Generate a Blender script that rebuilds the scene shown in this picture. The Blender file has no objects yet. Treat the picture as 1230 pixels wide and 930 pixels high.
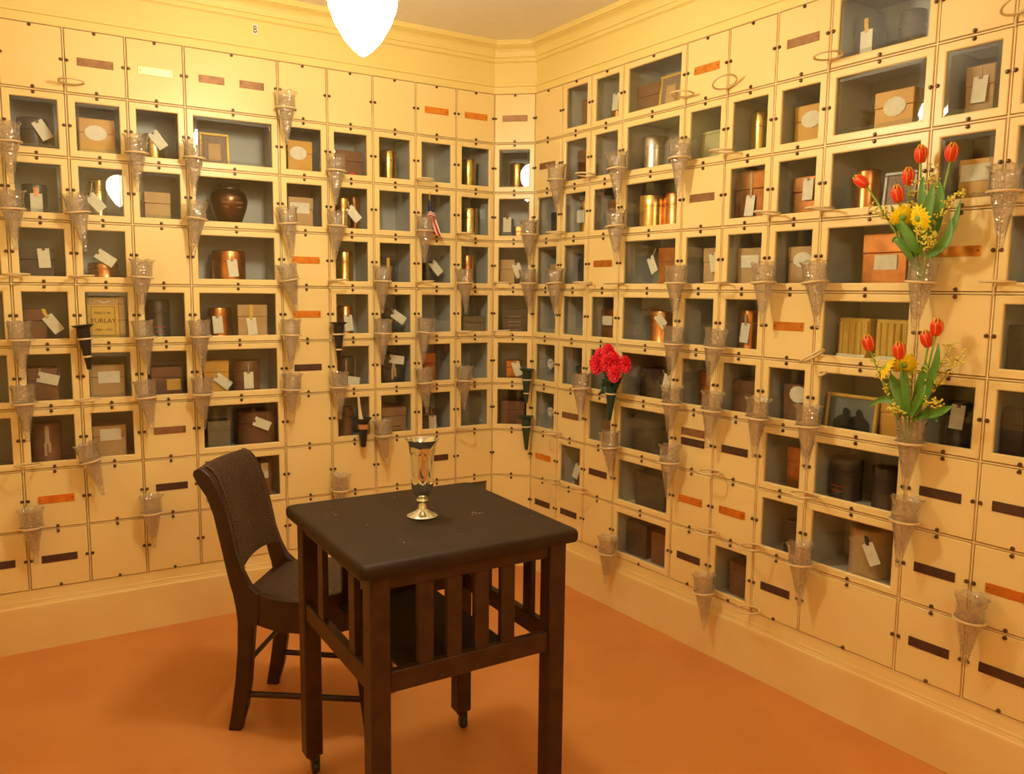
import bpy, math, random
from mathutils import Matrix, Vector
from math import sin, cos, pi, radians, atan2, sqrt, hypot
# One niche row is S metres tall; coordinates below are counted in niche rows, z = 0 is the top of
# the door grid and z = -10 the floor.  The left wall is the plane y = 0, the room lies towards -y.
S = 0.23
SC = bpy.context.scene
COL = SC.collection
random.seed(7)

ITEMS=[('L', 0, 1, 'cyl', 'dark', 0.41, 0.44, 0.615, 0.5, [('tag', 0.138, 0.418, 30)]),
 ('L', 0, 2, 'cyl', 'gunmetal', 0.391, 0.374, 0.579, 0.5, [('tag', 0.018, 0.268, 0, 'copper')]),
 ('L', 0, 3, 'box', 'dark', 0.362, 0.51, 0.556, 0.28, [('tag', 0.107, 0.398, 3)]),
 ('L', 0, 4, 'box', 'brown', 0.281, 0.337, 0.58, 0.28, [('tag', 0.264, 0.337, 35, 'yellow')]),
 ('L', 0, 5, 'box', 'brown', 0.349, 0.436, 0.615, 0.28, [('tag', 0.079, 0.437, 75)]), ('L', 0, 6, 'cyl', 'brown', 0.365, 0.447, 0.683, 0.5, [('ribbon', 'tan')]),
 ('L', 1, 1, 'box', 'orange', 0.44, 0.527, 0.683, 0.28, [('oval', -0.019, 0.454, 0.322, 0.241)]),
 ('L', 1, 2, 'cyl', 'brass', 0.428, 0.25, 0.731, 0.5, [('tag', -0.053, 0.342, 40)]), ('L', 1, 3, 'cyl', 'copper', 0.449, 0.47, 0.349, 0.5, [('tag', 0.026, 0.425, 55)]),
 ('L', 1, 4, 'book', 'gold', 0.431, 0.573, 0.776, 0.14, []), ('L', 1, 5, 'box', 'tan', 0.415, 0.533, 0.634, 0.28, [('rect', 0.026, 0.42, 0.334, 0.2)]),
 ('L', 1, 6, 'box', 'tan', 0.407, 0.512, 0.588, 0.28, [('rect', 0.016, 0.428, 0.324, 0.203)]),
 ('L', 2, 1, 'cyl', 'brass', 0.429, 0.372, 0.558, 0.5, [('tag', 0.056, 0.445, 35)]), ('L', 2, 2, 'box', 'tan', 0.436, 0.41, 0.568, 0.28, []),
 ('L', 2, 4, 'cyl', 'gunmetal', 0.399, 0.38, 0.733, 0.5, [('redtext',)]), ('L', 2, 5, 'box', 'brown', 0.477, 0.517, 0.555, 0.28, [('rectamber',)]),
 ('L', 3, 1, 'frame', 'gold', 0.524, 0.507, 0.673, 0.3, []), ('L', 3, 2, 'urn', 'bronze', 0.774, 0.656, 0.824, 0.5, []),
 ('L', 3, 3, 'cyl', 'copper', 0.744, 0.588, 0.631, 0.5, [('tag', 0.0, 0.308, 5)]), ('L', 3, 4, 'cyl', 'copper', 0.535, 0.38, 0.601, 0.5, [('tag', -0.06, 0.292, 3)]),
 ('L', 3, 4, 'box', 'tan', 1.091, 0.525, 0.652, 0.28, [('tag', -0.022, 0.256, 5, 'yellow')]),
 ('L', 3, 5, 'box', 'orange', 0.42, 0.433, 0.644, 0.28, [('tag', 0.104, 0.263, 50)]), ('L', 3, 5, 'cyl', 'brown', 0.999, 0.486, 0.622, 0.5, [('tag', -0.022, 0.26, 0)]),
 ('L', 3, 6, 'box', 'olive', 0.436, 0.394, 0.527, 0.28, []), ('L', 3, 6, 'cyl', 'brown', 1.144, 0.711, 0.667, 0.5, [('tag', 0.027, 0.451, 65)]),
 ('L', 3, 7, 'box', 'brown', 1.156, 0.401, 0.677, 0.28, [('rect', 0.082, 0.573, 0.124, 0.29)]),
 ('L', 4, 1, 'box', 'orange', 0.47, 0.453, 0.683, 0.28, [('oval', -0.039, 0.453, 0.315, 0.242)]),
 ('L', 4, 2, 'box', 'tan', 0.464, 0.457, 0.653, 0.28, [('rect', -0.023, 0.453, 0.366, 0.199)]), ('L', 5, 1, 'box', 'brown', 0.529, 0.533, 0.595, 0.28, []),
 ('L', 5, 2, 'cyl', 'brass', 0.389, 0.266, 0.695, 0.3, [('tag', 0.155, 0.392, 40)]), ('L', 5, 2, 'cyl', 'copper', 0.728, 0.243, 0.788, 0.62, []),
 ('L', 5, 3, 'cyl', 'brass', 0.469, 0.357, 0.692, 0.5, []), ('L', 5, 4, 'cyl', 'copper', 0.479, 0.309, 0.633, 0.5, [('tag', -0.001, 0.295, 5)]),
 ('L', 5, 5, 'cyl', 'dark', 0.464, 0.345, 0.624, 0.5, [('tag', 0.06, 0.15, 80)]), ('L', 5, 6, 'cyl', 'brown', 0.467, 0.278, 0.615, 0.5, []),
 ('L', 6, 1, 'cyl', 'brass', 0.523, 0.338, 0.712, 0.5, []), ('L', 6, 3, 'box', 'dark', 0.408, 0.32, 0.615, 0.28, [('ribbon', 'yellow')]),
 ('L', 6, 4, 'box', 'dark', 0.408, 0.305, 0.588, 0.28, [('tag', 0.209, 0.404, 55)]),
 ('L', 6, 5, 'box', 'dark', 0.51, 0.454, 0.661, 0.28, [('tag', 0.065, 0.543, 80), ('ribbon', 'tan')]), ('L', 6, 6, 'box', 'card', 0.521, 0.531, 0.566, 0.28, []),
 ('L', 7, 3, 'cyl', 'dark', 0.505, 0.248, 0.55, 0.5, [('tag', 0.104, 0.412, 40)]), ('L', 7, 5, 'box', 'copper', 0.429, 0.267, 0.654, 0.28, []),
 ('L', 7, 6, 'box', 'dark', 0.417, 0.289, 0.48, 0.28, [('tag', 0.067, 0.179, 0)]), ('L', 8, 1, 'cyl', 'brass', 0.558, 0.318, 0.699, 0.5, []),
 ('L', 8, 2, 'cyl', 'brass', 0.573, 0.381, 0.699, 0.5, []), ('L', 8, 3, 'cyl', 'copper', 0.537, 0.262, 0.717, 0.5, []),
 ('L', 8, 4, 'box', 'olive', 0.58, 0.526, 0.409, 0.28, []), ('J', 0, 1, 'cyl', 'brass', 0.423, 0.343, 0.65, 0.5, []),
 ('J', 0, 2, 'box', 'dark', 0.237, 0.234, 0.496, 0.28, [('tag', 0.014, 0.353, 0)]), ('J', 0, 2, 'box', 'copper', 0.518, 0.16, 0.321, 0.28, []),
 ('J', 0, 3, 'box', 'tan', 0.255, 0.326, 0.62, 0.28, [('tag', 0.24, 0.391, 20)]), ('J', 0, 4, 'box', 'dark', 0.429, 0.546, 0.575, 0.28, [('redtext',)]),
 ('J', 0, 5, 'box', 'copper', 0.415, 0.312, 0.46, 0.28, [('tag', 0.087, 0.284, 20)]), ('J', 0, 6, 'box', 'brown', 0.415, 0.517, 0.566, 0.28, []),
 ('R', 0, 2, 'box', 'dark', 0.307, 0.227, 0.583, 0.28, []), ('R', 0, 3, 'box', 'tan', 0.308, 0.228, 0.526, 0.28, []),
 ('R', 0, 5, 'flower', 'white', 0.28, 0.174, 0.521, 0.3, []), ('R', 0, 6, 'flower', 'white', 0.309, 0.175, 0.49, 0.3, []),
 ('R', 1, 0, 'box', 'brown', 0.345, 0.228, 0.674, 0.28, []), ('R', 1, 1, 'box', 'copper', 0.288, 0.309, 0.722, 0.28, []),
 ('R', 1, 2, 'cyl', 'brass', 0.199, 0.318, 0.835, 0.5, [('rect', -0.004, 0.447, 0.232, 0.246)]), ('R', 1, 3, 'cyl', 'dark', 0.229, 0.378, 0.606, 0.5, []),
 ('R', 1, 5, 'cyl', 'dark', 0.246, 0.412, 0.446, 0.5, []), ('R', 1, 7, 'box', 'gunmetal', 0.336, 0.214, 0.487, 0.28, [('tag', -0.009, 0.301, -18)]),
 ('R', 2, 0, 'cyl', 'copper', 0.182, 0.284, 0.465, 0.5, [('tag', 0.096, 0.483, 0)]), ('R', 2, 1, 'cyl', 'dark', 0.235, 0.389, 0.522, 0.5, []),
 ('R', 2, 2, 'box', 'copper', 0.331, 0.282, 0.682, 0.28, []), ('R', 2, 4, 'box', 'copper', 0.254, 0.361, 0.633, 0.28, [('rect', 0.01, 0.41, 0.284, 0.176)]),
 ('R', 2, 5, 'cyl', 'dark', 0.213, 0.347, 0.331, 0.5, []), ('R', 2, 6, 'box', 'brown', 0.323, 0.341, 0.471, 0.28, []),
 ('R', 3, 0, 'box', 'brown', 0.326, 0.573, 0.611, 0.28, []), ('R', 3, 0, 'frame', 'gold', 0.851, 0.514, 0.679, 0.25, []),
 ('R', 3, 1, 'cyl', 'steel', 0.305, 0.53, 0.714, 0.5, []), ('R', 3, 2, 'cyl', 'brass', 0.386, 0.592, 0.683, 0.416, []),
 ('R', 3, 2, 'cyl', 'copper', 0.852, 0.421, 0.691, 0.5, []), ('R', 3, 3, 'box', 'copper', 0.911, 0.423, 0.742, 0.28, [('tag', -0.336, 0.445, 30)]),
 ('R', 3, 4, 'cyl', 'copper', 0.632, 0.46, 0.632, 0.5, [('tag', 0.204, 0.462, 50)]), ('R', 3, 5, 'box', 'dark', 0.562, 0.512, 0.577, 0.28, [('tag', 0.457, 0.367, -10)]),
 ('R', 3, 6, 'cyl', 'gunmetal', 0.417, 0.739, 0.668, 0.5, []), ('R', 3, 7, 'box', 'dark', 0.644, 0.73, 0.633, 0.28, []),
 ('R', 3, 8, 'box', 'gunmetal', 0.337, 0.537, 0.644, 0.28, []), ('R', 3, 8, 'box', 'brown', 0.932, 0.377, 0.604, 0.28, []),
 ('R', 4, 1, 'frame', 'green', 0.274, 0.467, 0.599, 0.3, []), ('R', 4, 3, 'box', 'tan', 0.376, 0.269, 0.691, 0.28, [('tag', 0.115, 0.456, 15)]),
 ('R', 4, 5, 'box', 'copper', 0.401, 0.291, 0.649, 0.28, []), ('R', 5, 1, 'cyl', 'brass', 0.253, 0.319, 0.759, 0.5, []),
 ('R', 5, 2, 'box', 'copper', 0.32, 0.56, 0.837, 0.2, [('tag', 0.037, 0.3, -3, 'tan')]),
 ('R', 5, 3, 'box', 'tan', 0.316, 0.469, 0.66, 0.28, [('rect', 0.009, 0.453, 0.347, 0.194)]),
 ('R', 5, 4, 'cyl', 'copper', 0.222, 0.364, 0.694, 0.5, [('tag', 0.054, 0.328, -4, 'tan')]), ('R', 5, 5, 'box', 'brown', 0.32, 0.445, 0.571, 0.28, []),
 ('R', 5, 8, 'box', 'brown', 0.372, 0.353, 0.557, 0.28, []), ('R', 6, 1, 'box', 'orange', 0.349, 0.42, 0.666, 0.28, [('oval', 0.07, 0.454, 0.325, 0.235)]),
 ('R', 6, 2, 'box', 'copper', 0.371, 0.423, 0.654, 0.28, [('tag', 0.07, 0.464, 0)]),
 ('R', 6, 3, 'box', 'tan', 0.37, 0.442, 0.648, 0.28, [('oval', 0.022, 0.453, 0.306, 0.219)]),
 ('R', 6, 5, 'box', 'brown', 0.383, 0.392, 0.601, 0.28, [('oval', 0.062, 0.458, 0.296, 0.25)]), ('R', 6, 6, 'box', 'copper', 0.449, 0.29, 0.659, 0.28, []),
 ('R', 6, 7, 'box', 'dark', 0.439, 0.25, 0.507, 0.28, []), ('R', 7, 0, 'cyl', 'dark', 0.246, 0.413, 0.715, 0.5, [('tag', 0.099, 0.327, 3, 'yellow')]),
 ('R', 7, 0, 'cyl', 'dark', 0.853, 0.34, 0.627, 0.5, []), ('R', 7, 1, 'box', 'orange', 0.786, 0.532, 0.622, 0.28, [('oval', 0.017, 0.406, 0.304, 0.246)]),
 ('R', 7, 2, 'cyl', 'copper', 0.357, 0.325, 0.659, 0.5, []), ('R', 7, 2, 'frame', 'silver', 0.948, 0.456, 0.567, 0.25, []),
 ('R', 7, 3, 'box', 'copper', 0.793, 0.625, 0.772, 0.28, [('rect', 0.025, 0.386, 0.322, 0.199)]),
 ('R', 7, 4, 'box', 'ribbed', 0.411, 0.468, 0.627, 0.28, [('rect', 0.008, 0.058, 0.418, 0.14)]),
 ('R', 7, 4, 'box', 'ribbed', 0.981, 0.476, 0.624, 0.28, [('rect', -0.002, 0.077, 0.385, 0.112)]), ('R', 7, 5, 'photo', 'gold', 0.475, 0.797, 0.563, 0.2, []),
 ('R', 7, 5, 'box', 'orange', 1.007, 0.257, 0.549, 0.28, []), ('R', 7, 6, 'cyl', 'dark', 0.296, 0.447, 0.597, 0.5, [('redtext',)]),
 ('R', 7, 6, 'cyl', 'dark', 0.909, 0.361, 0.588, 0.5, []), ('R', 7, 7, 'cyl', 'tan', 0.744, 0.572, 0.691, 0.5, [('tag', 0.196, 0.394, 30, 'dark')]),
 ('R', 8, 1, 'box', 'tan', 0.393, 0.33, 0.702, 0.28, [('tag', 0.009, 0.413, -2)]),
 ('R', 8, 2, 'box', 'orange', 0.442, 0.439, 0.606, 0.28, [('rect', -0.023, 0.44, 0.343, 0.199)]),
 ('R', 8, 5, 'cyl', 'dark', 0.34, 0.289, 0.607, 0.5, [('tag', 0.06, 0.427, -3)]), ('R', 9, 4, 'box', 'gunmetal', 0.148, 0.16, 0.617, 0.28, []),
 ('R', 9, 5, 'box', 'dark', 0.189, 0.219, 0.629, 0.28, [])]
HOLD=[('L', -8.671, 2, 0, 'vase', 1.8, None), ('L', -8.671, 3, 0, 'vase', 0.9, None), ('L', -8.671, 4, 0, 'ring', 0, None), ('L', -8.671, 5, 0, 'vase', 0.0, None),
 ('L', -8.671, 6, 0, 'vase', 1.6, None), ('L', -8.671, 7, 0, 'ring', 0, None), ('L', -8.671, 8, 0, 'vase', 2.5, None), ('L', -7.786, 1, 1, 'ring', 0, None),
 ('L', -7.786, 3, 1, 'vase', 7.0, None), ('L', -7.786, 4, 1, 'ring', 0, None), ('L', -7.786, 5, 1, 'black2', 5.0, None), ('L', -7.786, 6, 1, 'ring', 0, None),
 ('L', -7.786, 7, 1, 'vase', 14.0, None), ('L', -6.904, 2, 2, 'vase', 0.0, None), ('L', -6.904, 4, 2, 'vase', -2.7, None), ('L', -6.904, 5, 2, 'vase', 3.5, None),
 ('L', -6.904, 6, 2, 'vase', 5.2, None), ('L', -6.904, 8, 2, 'vase', 1.7, None), ('L', -6.017, 2, 3, 'vase', -1.9, None), ('L', -6.017, 3, 3, 'vase', -6.8, None),
 ('L', -6.017, 5, 3, 'vase', 2.6, None), ('L', -6.017, 6, 3, 'vase', 0.8, None), ('L', -4.452, 1, 4, 'vase', -0.8, None), ('L', -4.452, 3, 4, 'vase', 4.8, None),
 ('L', -4.452, 4, 4, 'vase', 11.5, None), ('L', -4.452, 5, 4, 'vase', -1.8, None), ('L', -4.452, 6, 4, 'vase', -0.9, None), ('L', -3.554, 2, 5, 'vase', -2.4, None),
 ('L', -3.554, 3, 5, 'vase', -3.1, None), ('L', -3.554, 4, 5, 'ring', 0, None), ('L', -3.554, 5, 5, 'black2', 0.0, None), ('L', -3.554, 6, 5, 'vase', 0.0, None),
 ('L', -3.554, 8, 5, 'vase', 0.0, None), ('L', -2.664, 4, 6, 'vase', -2.2, None), ('L', -2.664, 5, 6, 'vase', -2.3, None), ('L', -2.664, 7, 6, 'vase', 4.7, None),
 ('L', -1.773, 2, 7, 'ring', 0, None), ('L', -1.773, 3, 7, 'vase', -1.0, 'flag'), ('L', -1.773, 4, 7, 'ring', 0, None), ('L', -1.773, 5, 7, 'vase', -5.5, None),
 ('L', -1.773, 6, 7, 'vase', 3.6, None), ('L', -0.883, 3, 8, 'ring', 0, None), ('L', -0.883, 4, 8, 'vase', 2.0, None), ('L', -0.883, 5, 8, 'ring', 0, None),
 ('L', -0.883, 6, 8, 'vase', 0.0, None), ('L', -0.883, 7, 8, 'ring', 0, None), ('L', 0.0, 4, 9, 'ring', 0, None), ('L', 0.0, 5, 9, 'ring', 0, None),
 ('R', 0, 3, 0, 'vase', -1.1, None), ('R', 0, 4, 0, 'vase', 2.6, None), ('R', 0, 6, 0, 'green2', -1.6, None), ('R', 0, 7, 0, 'green', 1.6, None),
 ('R', 0.898, 2, 1, 'vase', 1.2, None), ('R', 0.898, 3, 1, 'ring', 0, None), ('R', 0.898, 4, 1, 'vase', 5.7, None), ('R', 0.898, 7, 1, 'ring', 0, None),
 ('R', 0.898, 8, 1, 'ring', 0, None), ('R', 1.774, 2, 2, 'ring', 0, None), ('R', 1.774, 4, 2, 'ring', 0, None), ('R', 1.774, 6, 2, 'vase', 6.5, None),
 ('R', 1.774, 8, 2, 'ring', 0, None), ('R', 2.654, 2, 3, 'vase', 4.1, None), ('R', 2.654, 3, 3, 'vase', 5.6, None), ('R', 2.654, 4, 3, 'ring', 0, None),
 ('R', 2.654, 6, 3, 'green', -3.8, 'carnations'), ('R', 2.654, 7, 3, 'vase', 4.6, None), ('R', 2.654, 9, 3, 'vase', -2.9, None), ('R', 4.159, 1, 4, 'ring', 0, None),
 ('R', 4.159, 2, 4, 'vase', 1.9, None), ('R', 4.159, 4, 4, 'vase', 0.0, None), ('R', 4.159, 5, 4, 'vase', -2.0, None), ('R', 4.159, 6, 4, 'vase', -1.8, None),
 ('R', 4.159, 7, 4, 'vase', 0.9, None), ('R', 5.034, 1, 5, 'ringtilt', 0, None), ('R', 5.034, 2, 5, 'ring', 0, None), ('R', 5.034, 4, 5, 'ring', 0, None),
 ('R', 5.034, 5, 5, 'vase', -5.5, None), ('R', 5.034, 6, 5, 'vase', -3.6, None), ('R', 5.034, 7, 5, 'ring', 0, None), ('R', 5.034, 8, 5, 'ring', 0, None),
 ('R', 5.034, 9, 5, 'vase', 5.9, None), ('R', 5.919, 3, 6, 'ring', 0, None), ('R', 5.919, 4, 6, 'vase', 3.0, None), ('R', 5.919, 6, 6, 'vase', -4.6, None),
 ('R', 5.919, 8, 6, 'ring', 0, None), ('R', 5.919, 9, 6, 'ring', 0, None), ('R', 6.789, 1, 7, 'ring', 0, None), ('R', 6.789, 3, 7, 'ring', 0, None),
 ('R', 6.789, 4, 7, 'vase', 7.4, None), ('R', 6.789, 5, 7, 'ringtilt2', 0, None), ('R', 6.789, 6, 7, 'vase', 1.5, None), ('R', 6.789, 7, 7, 'ring', 0, None),
 ('R', 6.789, 8, 7, 'vase', 2.5, None), ('R', 8.264, 4, 8, 'vase', -3.1, 'bouquet1'), ('R', 8.264, 6, 8, 'vase', -0.8, 'bouquet2'),
 ('R', 8.264, 7, 8, 'vase', -2.6, None), ('R', 9.143, 1, 9, 'ringtilt', 0, None), ('R', 9.143, 3, 9, 'vase', 0.0, None), ('R', 9.143, 4, 9, 'ring', 0, None),
 ('R', 9.143, 8, 9, 'vase', -3.0, None)]
BQ={'b1': {'button': (8.485, -0.52, -3.296),
        'daisy': [(8.472, -0.52, -3.12), (8.196, -0.4, -3.074)],
        'leaf': [((8.362, -0.35, -3.58), (8.186, -0.4, -3.224), (8.025, -0.4, -2.92)), ((8.416, -0.4, -3.534), (8.344, -0.5, -3.337), (8.203, -0.5, -3.1)),
                 ((8.347, -0.35, -3.66), (8.194, -0.45, -3.377), (8.08, -0.4, -3.39)), ((8.409, -0.3, -3.48), (8.472, -0.35, -2.992), (8.494, -0.3, -2.697)),
                 ((8.519, -0.3, -3.583), (8.741, -0.35, -3.301), (8.821, -0.3, -2.921)), ((8.454, -0.25, -3.48), (8.575, -0.3, -2.997), (8.54, -0.3, -2.654)),
                 ((8.361, -0.25, -3.476), (8.356, -0.3, -2.88), (8.329, -0.25, -2.597)), ((8.51, -0.4, -3.566), (8.751, -0.45, -3.402), (8.773, -0.4, -3.133))],
        'rim': (8.398, -0.25, -3.558),
        'sprig': [((8.403, -0.25, -3.478), (8.648, -0.3, -3.051), (8.853, -0.3, -2.848)), ((8.355, -0.2, -3.474), (8.283, -0.25, -2.971), (8.221, -0.25, -2.685)),
                  ((8.372, -0.3, -3.529), (8.066, -0.35, -3.143), (7.698, -0.35, -2.952)), ((8.542, -0.5, -3.541), (8.562, -0.52, -3.397), (8.458, -0.5, -3.215)),
                  ((8.427, -0.25, -3.529), (8.515, -0.25, -2.94), (8.436, -0.25, -2.54)), ((8.491, -0.4, -3.586), (8.568, -0.45, -3.443), (8.592, -0.4, -3.315))],
        'tul': [(7.601, -0.4, -2.593, -52), (8.132, -0.45, -2.802, -8), (8.168, -0.3, -2.584, 4), (8.278, -0.25, -2.325, 2), (8.675, -0.3, -2.363, 10)]},
 'b2': {'button': (8.516, -0.4, -5.351),
        'daisy': [(8.182, -0.5, -4.944), (8.335, -0.4, -4.874)],
        'leaf': [((8.396, -0.35, -5.526), (8.173, -0.4, -5.339), (7.879, -0.4, -5.493)), ((8.421, -0.3, -5.526), (8.55, -0.35, -5.042), (8.55, -0.3, -4.85)),
                 ((8.48, -0.35, -5.514), (8.694, -0.4, -4.975), (8.709, -0.35, -4.595)), ((8.402, -0.4, -5.521), (8.266, -0.45, -5.168), (8.173, -0.4, -5.023)),
                 ((8.444, -0.4, -5.515), (8.38, -0.45, -5.105), (8.319, -0.4, -4.947)), ((8.474, -0.3, -5.519), (8.776, -0.4, -5.42), (8.956, -0.4, -5.327)),
                 ((8.493, -0.45, -5.505), (8.614, -0.5, -5.23), (8.649, -0.45, -5.098)), ((8.499, -0.35, -5.491), (8.628, -0.4, -5.184), (8.677, -0.4, -5.027))],
        'rim': (8.375, -0.25, -5.568),
        'sprig': [((8.453, -0.3, -5.522), (8.729, -0.35, -5.126), (9.009, -0.35, -4.705)), ((8.453, -0.3, -5.522), (8.692, -0.3, -4.981), (8.814, -0.3, -4.621)),
                  ((8.48, -0.35, -5.514), (8.671, -0.4, -5.362), (8.84, -0.4, -5.341)), ((8.347, -0.3, -5.536), (8.1, -0.35, -5.191), (7.907, -0.35, -4.835)),
                  ((8.341, -0.25, -5.541), (8.364, -0.25, -5.117), (8.353, -0.25, -4.806)), ((8.405, -0.4, -5.552), (8.32, -0.45, -5.475), (8.204, -0.4, -5.463)),
                  ((8.453, -0.3, -5.522), (8.595, -0.3, -5.041), (8.734, -0.3, -4.876))],
        'tul': [(7.814, -0.35, -4.648, -12), (8.316, -0.5, -4.707, -2), (8.539, -0.3, -4.556, -12), (8.676, -0.35, -4.408, 5)]},
 'carn': [(2.542, -0.4, -5.352), (2.798, -0.35, -5.137), (2.537, -0.3, -5.203), (3.049, -0.45, -5.25), (2.93, -0.5, -5.302), (3.3, -0.4, -5.291), (3.136, -0.5, -5.463)],
 'crim': (2.825, -0.25, -5.824)}


# ------------------------------------------------------------------ materials
MATS = {}
def nmat(name):
    m = bpy.data.materials.new(name); m.use_nodes = True
    nt = m.node_tree
    b = nt.nodes['Principled BSDF']
    MATS[name] = m
    return m, nt, b
def sm(name, col, rough=.5, metal=0., var=.0, scale=20., bump=0., bscale=60., spec=.5, col2=None, coat=0, detail=3, thr=(.35, .75)):
    m, nt, b = nmat(name)
    b.inputs['Base Color'].default_value = (*col, 1); b.inputs['Roughness'].default_value = rough
    b.inputs['Metallic'].default_value = metal; b.inputs['Specular IOR Level'].default_value = spec
    b.inputs['Coat Weight'].default_value = coat
    if var or col2 or bump:
        tc = nt.nodes.new('ShaderNodeTexCoord')
        geo = nt.nodes.new('ShaderNodeNewGeometry')
    if var or col2:
        n = nt.nodes.new('ShaderNodeTexNoise'); n.inputs['Scale'].default_value = scale; n.inputs['Detail'].default_value = detail
        nt.links.new(geo.outputs['Position'], n.inputs['Vector'])
        r = nt.nodes.new('ShaderNodeValToRGB')
        c2 = col2 or tuple(min(1, c*(1-var)) for c in col)
        r.color_ramp.elements[0].position = thr[0]; r.color_ramp.elements[1].position = thr[1]
        r.color_ramp.elements[0].color = (*col, 1); r.color_ramp.elements[1].color = (*c2, 1)
        nt.links.new(n.outputs['Fac'], r.inputs['Fac']); nt.links.new(r.outputs['Color'], b.inputs['Base Color'])
    if bump:
        n2 = nt.nodes.new('ShaderNodeTexNoise'); n2.inputs['Scale'].default_value = bscale; n2.inputs['Detail'].default_value = 4
        nt.links.new(geo.outputs['Position'], n2.inputs['Vector'])
        bp = nt.nodes.new('ShaderNodeBump'); bp.inputs['Strength'].default_value = bump; bp.inputs['Distance'].default_value = .002
        nt.links.new(n2.outputs['Fac'], bp.inputs['Height']); nt.links.new(bp.outputs['Normal'], b.inputs['Normal'])
    return m
CREAM = sm('cream_enamel', (.86, .68, .31), .34, var=.0, col2=(.84, .62, .25), scale=2.2, bump=.12, bscale=35, spec=.5, thr=(.4, .8))
STRIP = sm('cream_divider', (.84, .64, .30), .4, col2=(.72, .48, .20), scale=9)
TRIM = sm('yellow_cream_trim', (.84, .69, .26), .5, col2=(.80, .63, .21), scale=2, bump=.1, bscale=18)
BASEM = sm('baseboard_paint', (.86, .67, .30), .48, col2=(.80, .57, .22), scale=3.5, bump=.15, bscale=25)
CEIL = sm('ceiling_paint', (.88, .82, .70), .8, col2=(.85, .78, .66), scale=30, bump=.1, bscale=90)
INNER = sm('grey_niche_lining', (.54, .53, .48), .42, col2=(.46, .455, .41), scale=5)
FLOOR = sm('orange_linoleum', (.66, .265, .07), .42, col2=(.58, .215, .05), scale=3, bump=.08, bscale=120, spec=.4)
BRASS = sm('aged_brass', (.80, .55, .18), .25, 1, col2=(.55, .36, .12), scale=25)
COPPER = sm('aged_copper', (.80, .34, .11), .30, 1, col2=(.52, .20, .07), scale=18)
BRONZE = sm('dark_bronze', (.20, .10, .055), .28, .9, col2=(.13, .07, .04), scale=12)
STEEL = sm('brushed_steel', (.55, .52, .46), .25, 1)
PEWTER = sm('pewter_frame', (.30, .28, .25), .5, .5)
SILVER = sm('polished_silver', (.80, .87, .90), .06, 1)
GUN = sm('gunmetal', (.10, .09, .08), .35, .6)
DARK = sm('dark_painted_tin', (.045, .035, .03), .4, col2=(.07, .05, .04), scale=20)
BROWN = sm('brown_tin', (.22, .10, .05), .45, col2=(.15, .07, .035), scale=14)
TAN = sm('tan_cardboard', (.58, .38, .17), .65, col2=(.50, .31, .13), scale=14)
CARD = sm('brown_cardboard', (.34, .19, .09), .7, col2=(.28, .15, .07), scale=20)
ORANGE = sm('ochre_board_box', (.72, .40, .07), .5, col2=(.64, .33, .05), scale=16)
OLIVE = sm('olive_board_box', (.24, .19, .10), .6)
GOLD = sm('gold_leaf_yellow', (.72, .50, .10), .45, .2, col2=(.62, .40, .07), scale=20)
PALEG = sm('pale_green_board', (.50, .46, .22), .6)
PAPER = sm('off_white_paper', (.86, .82, .66), .8, col2=(.78, .73, .55), scale=60)
INK = sm('ink', (.07, .05, .03), .8)
WORN = sm('worn_copper_lettering', (.30, .15, .09), .6)
REDINK = sm('red_lettering', (.5, .09, .05), .6)
SILK = sm('yellow_ribbon', (.80, .52, .05), .5)
TANRIB = sm('tan_ribbon', (.52, .38, .22), .6)
DRIB = sm('dark_ribbon', (.05, .04, .03), .6)
SCREW = sm('blackened_brass_screw', (.16, .09, .04), .35, .8)
WIRE = sm('cream_wire_ring', (.72, .55, .30), .35)
PL_C = sm('bright_copper_plate', (.90, .36, .06), .28, .75, col2=(.75, .25, .04), scale=40)
PL_M = sm('brown_copper_plate', (.34, .17, .07), .45, .35, col2=(.22, .10, .04), scale=40)
PL_D = sm('dark_bronze_plate', (.13, .065, .045), .45, .5, col2=(.08, .045, .035), scale=40)
PL_Y = sm('bright_brass_plate', (.93, .78, .38), .3, .6)
WOOD = sm('dark_oak', (.062, .026, .012), .40, col2=(.035, .014, .007), scale=22, bump=.25, bscale=70, spec=.35)
CHAIRWOOD = sm('dark_mahogany', (.040, .014, .008), .32, col2=(.022, .009, .006), scale=18, bump=.1, bscale=60)
LEATHER = sm('tooled_brown_leather', (.080, .040, .025), .48, col2=(.025, .013, .009), scale=150, bump=.9, bscale=170, spec=.35, thr=(.4, .62))
CLOTH = sm('charcoal_leatherette', (.030, .018, .012), .52, col2=(.046, .024, .012), scale=9, bump=.25, bscale=260, spec=.2, detail=5)
CHIP = sm('pale_chips', (.5, .38, .2), .7)
NAIL = sm('dull_nailhead', (.24, .15, .10), .4, .6)
RUBBER = sm('black_caster', (.02, .017, .015), .4)
BLACKM = sm('black_painted_metal', (.025, .02, .018), .35)
GREENM = sm('dark_green_metal', (.02, .055, .04), .35)
COPRING = sm('copper_band', (.62, .30, .14), .4, .4)
LEAFM = sm('tulip_leaf_green', (.09, .24, .025), .45, col2=(.14, .32, .04), scale=30)
LEAFD = sm('silk_leaf_dark_green', (.012, .05, .02), .6)
STEMM = sm('pale_green_stem', (.26, .42, .06), .45)
RED = sm('carnation_red', (.88, .02, .05), .5, col2=(.68, .01, .03), scale=60)
YEL = sm('daisy_yellow', (.97, .78, .01), .5, col2=(.95, .66, .01), scale=60)
YSP = sm('goldenrod_yellow', (.82, .74, .12), .6)
TWIG = sm('sprig_twig', (.28, .20, .06), .7)
WHITEF = sm('white_silk_petal', (.75, .72, .62), .6)
FRED = sm('flag_red', (.62, .04, .03), .6)
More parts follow.
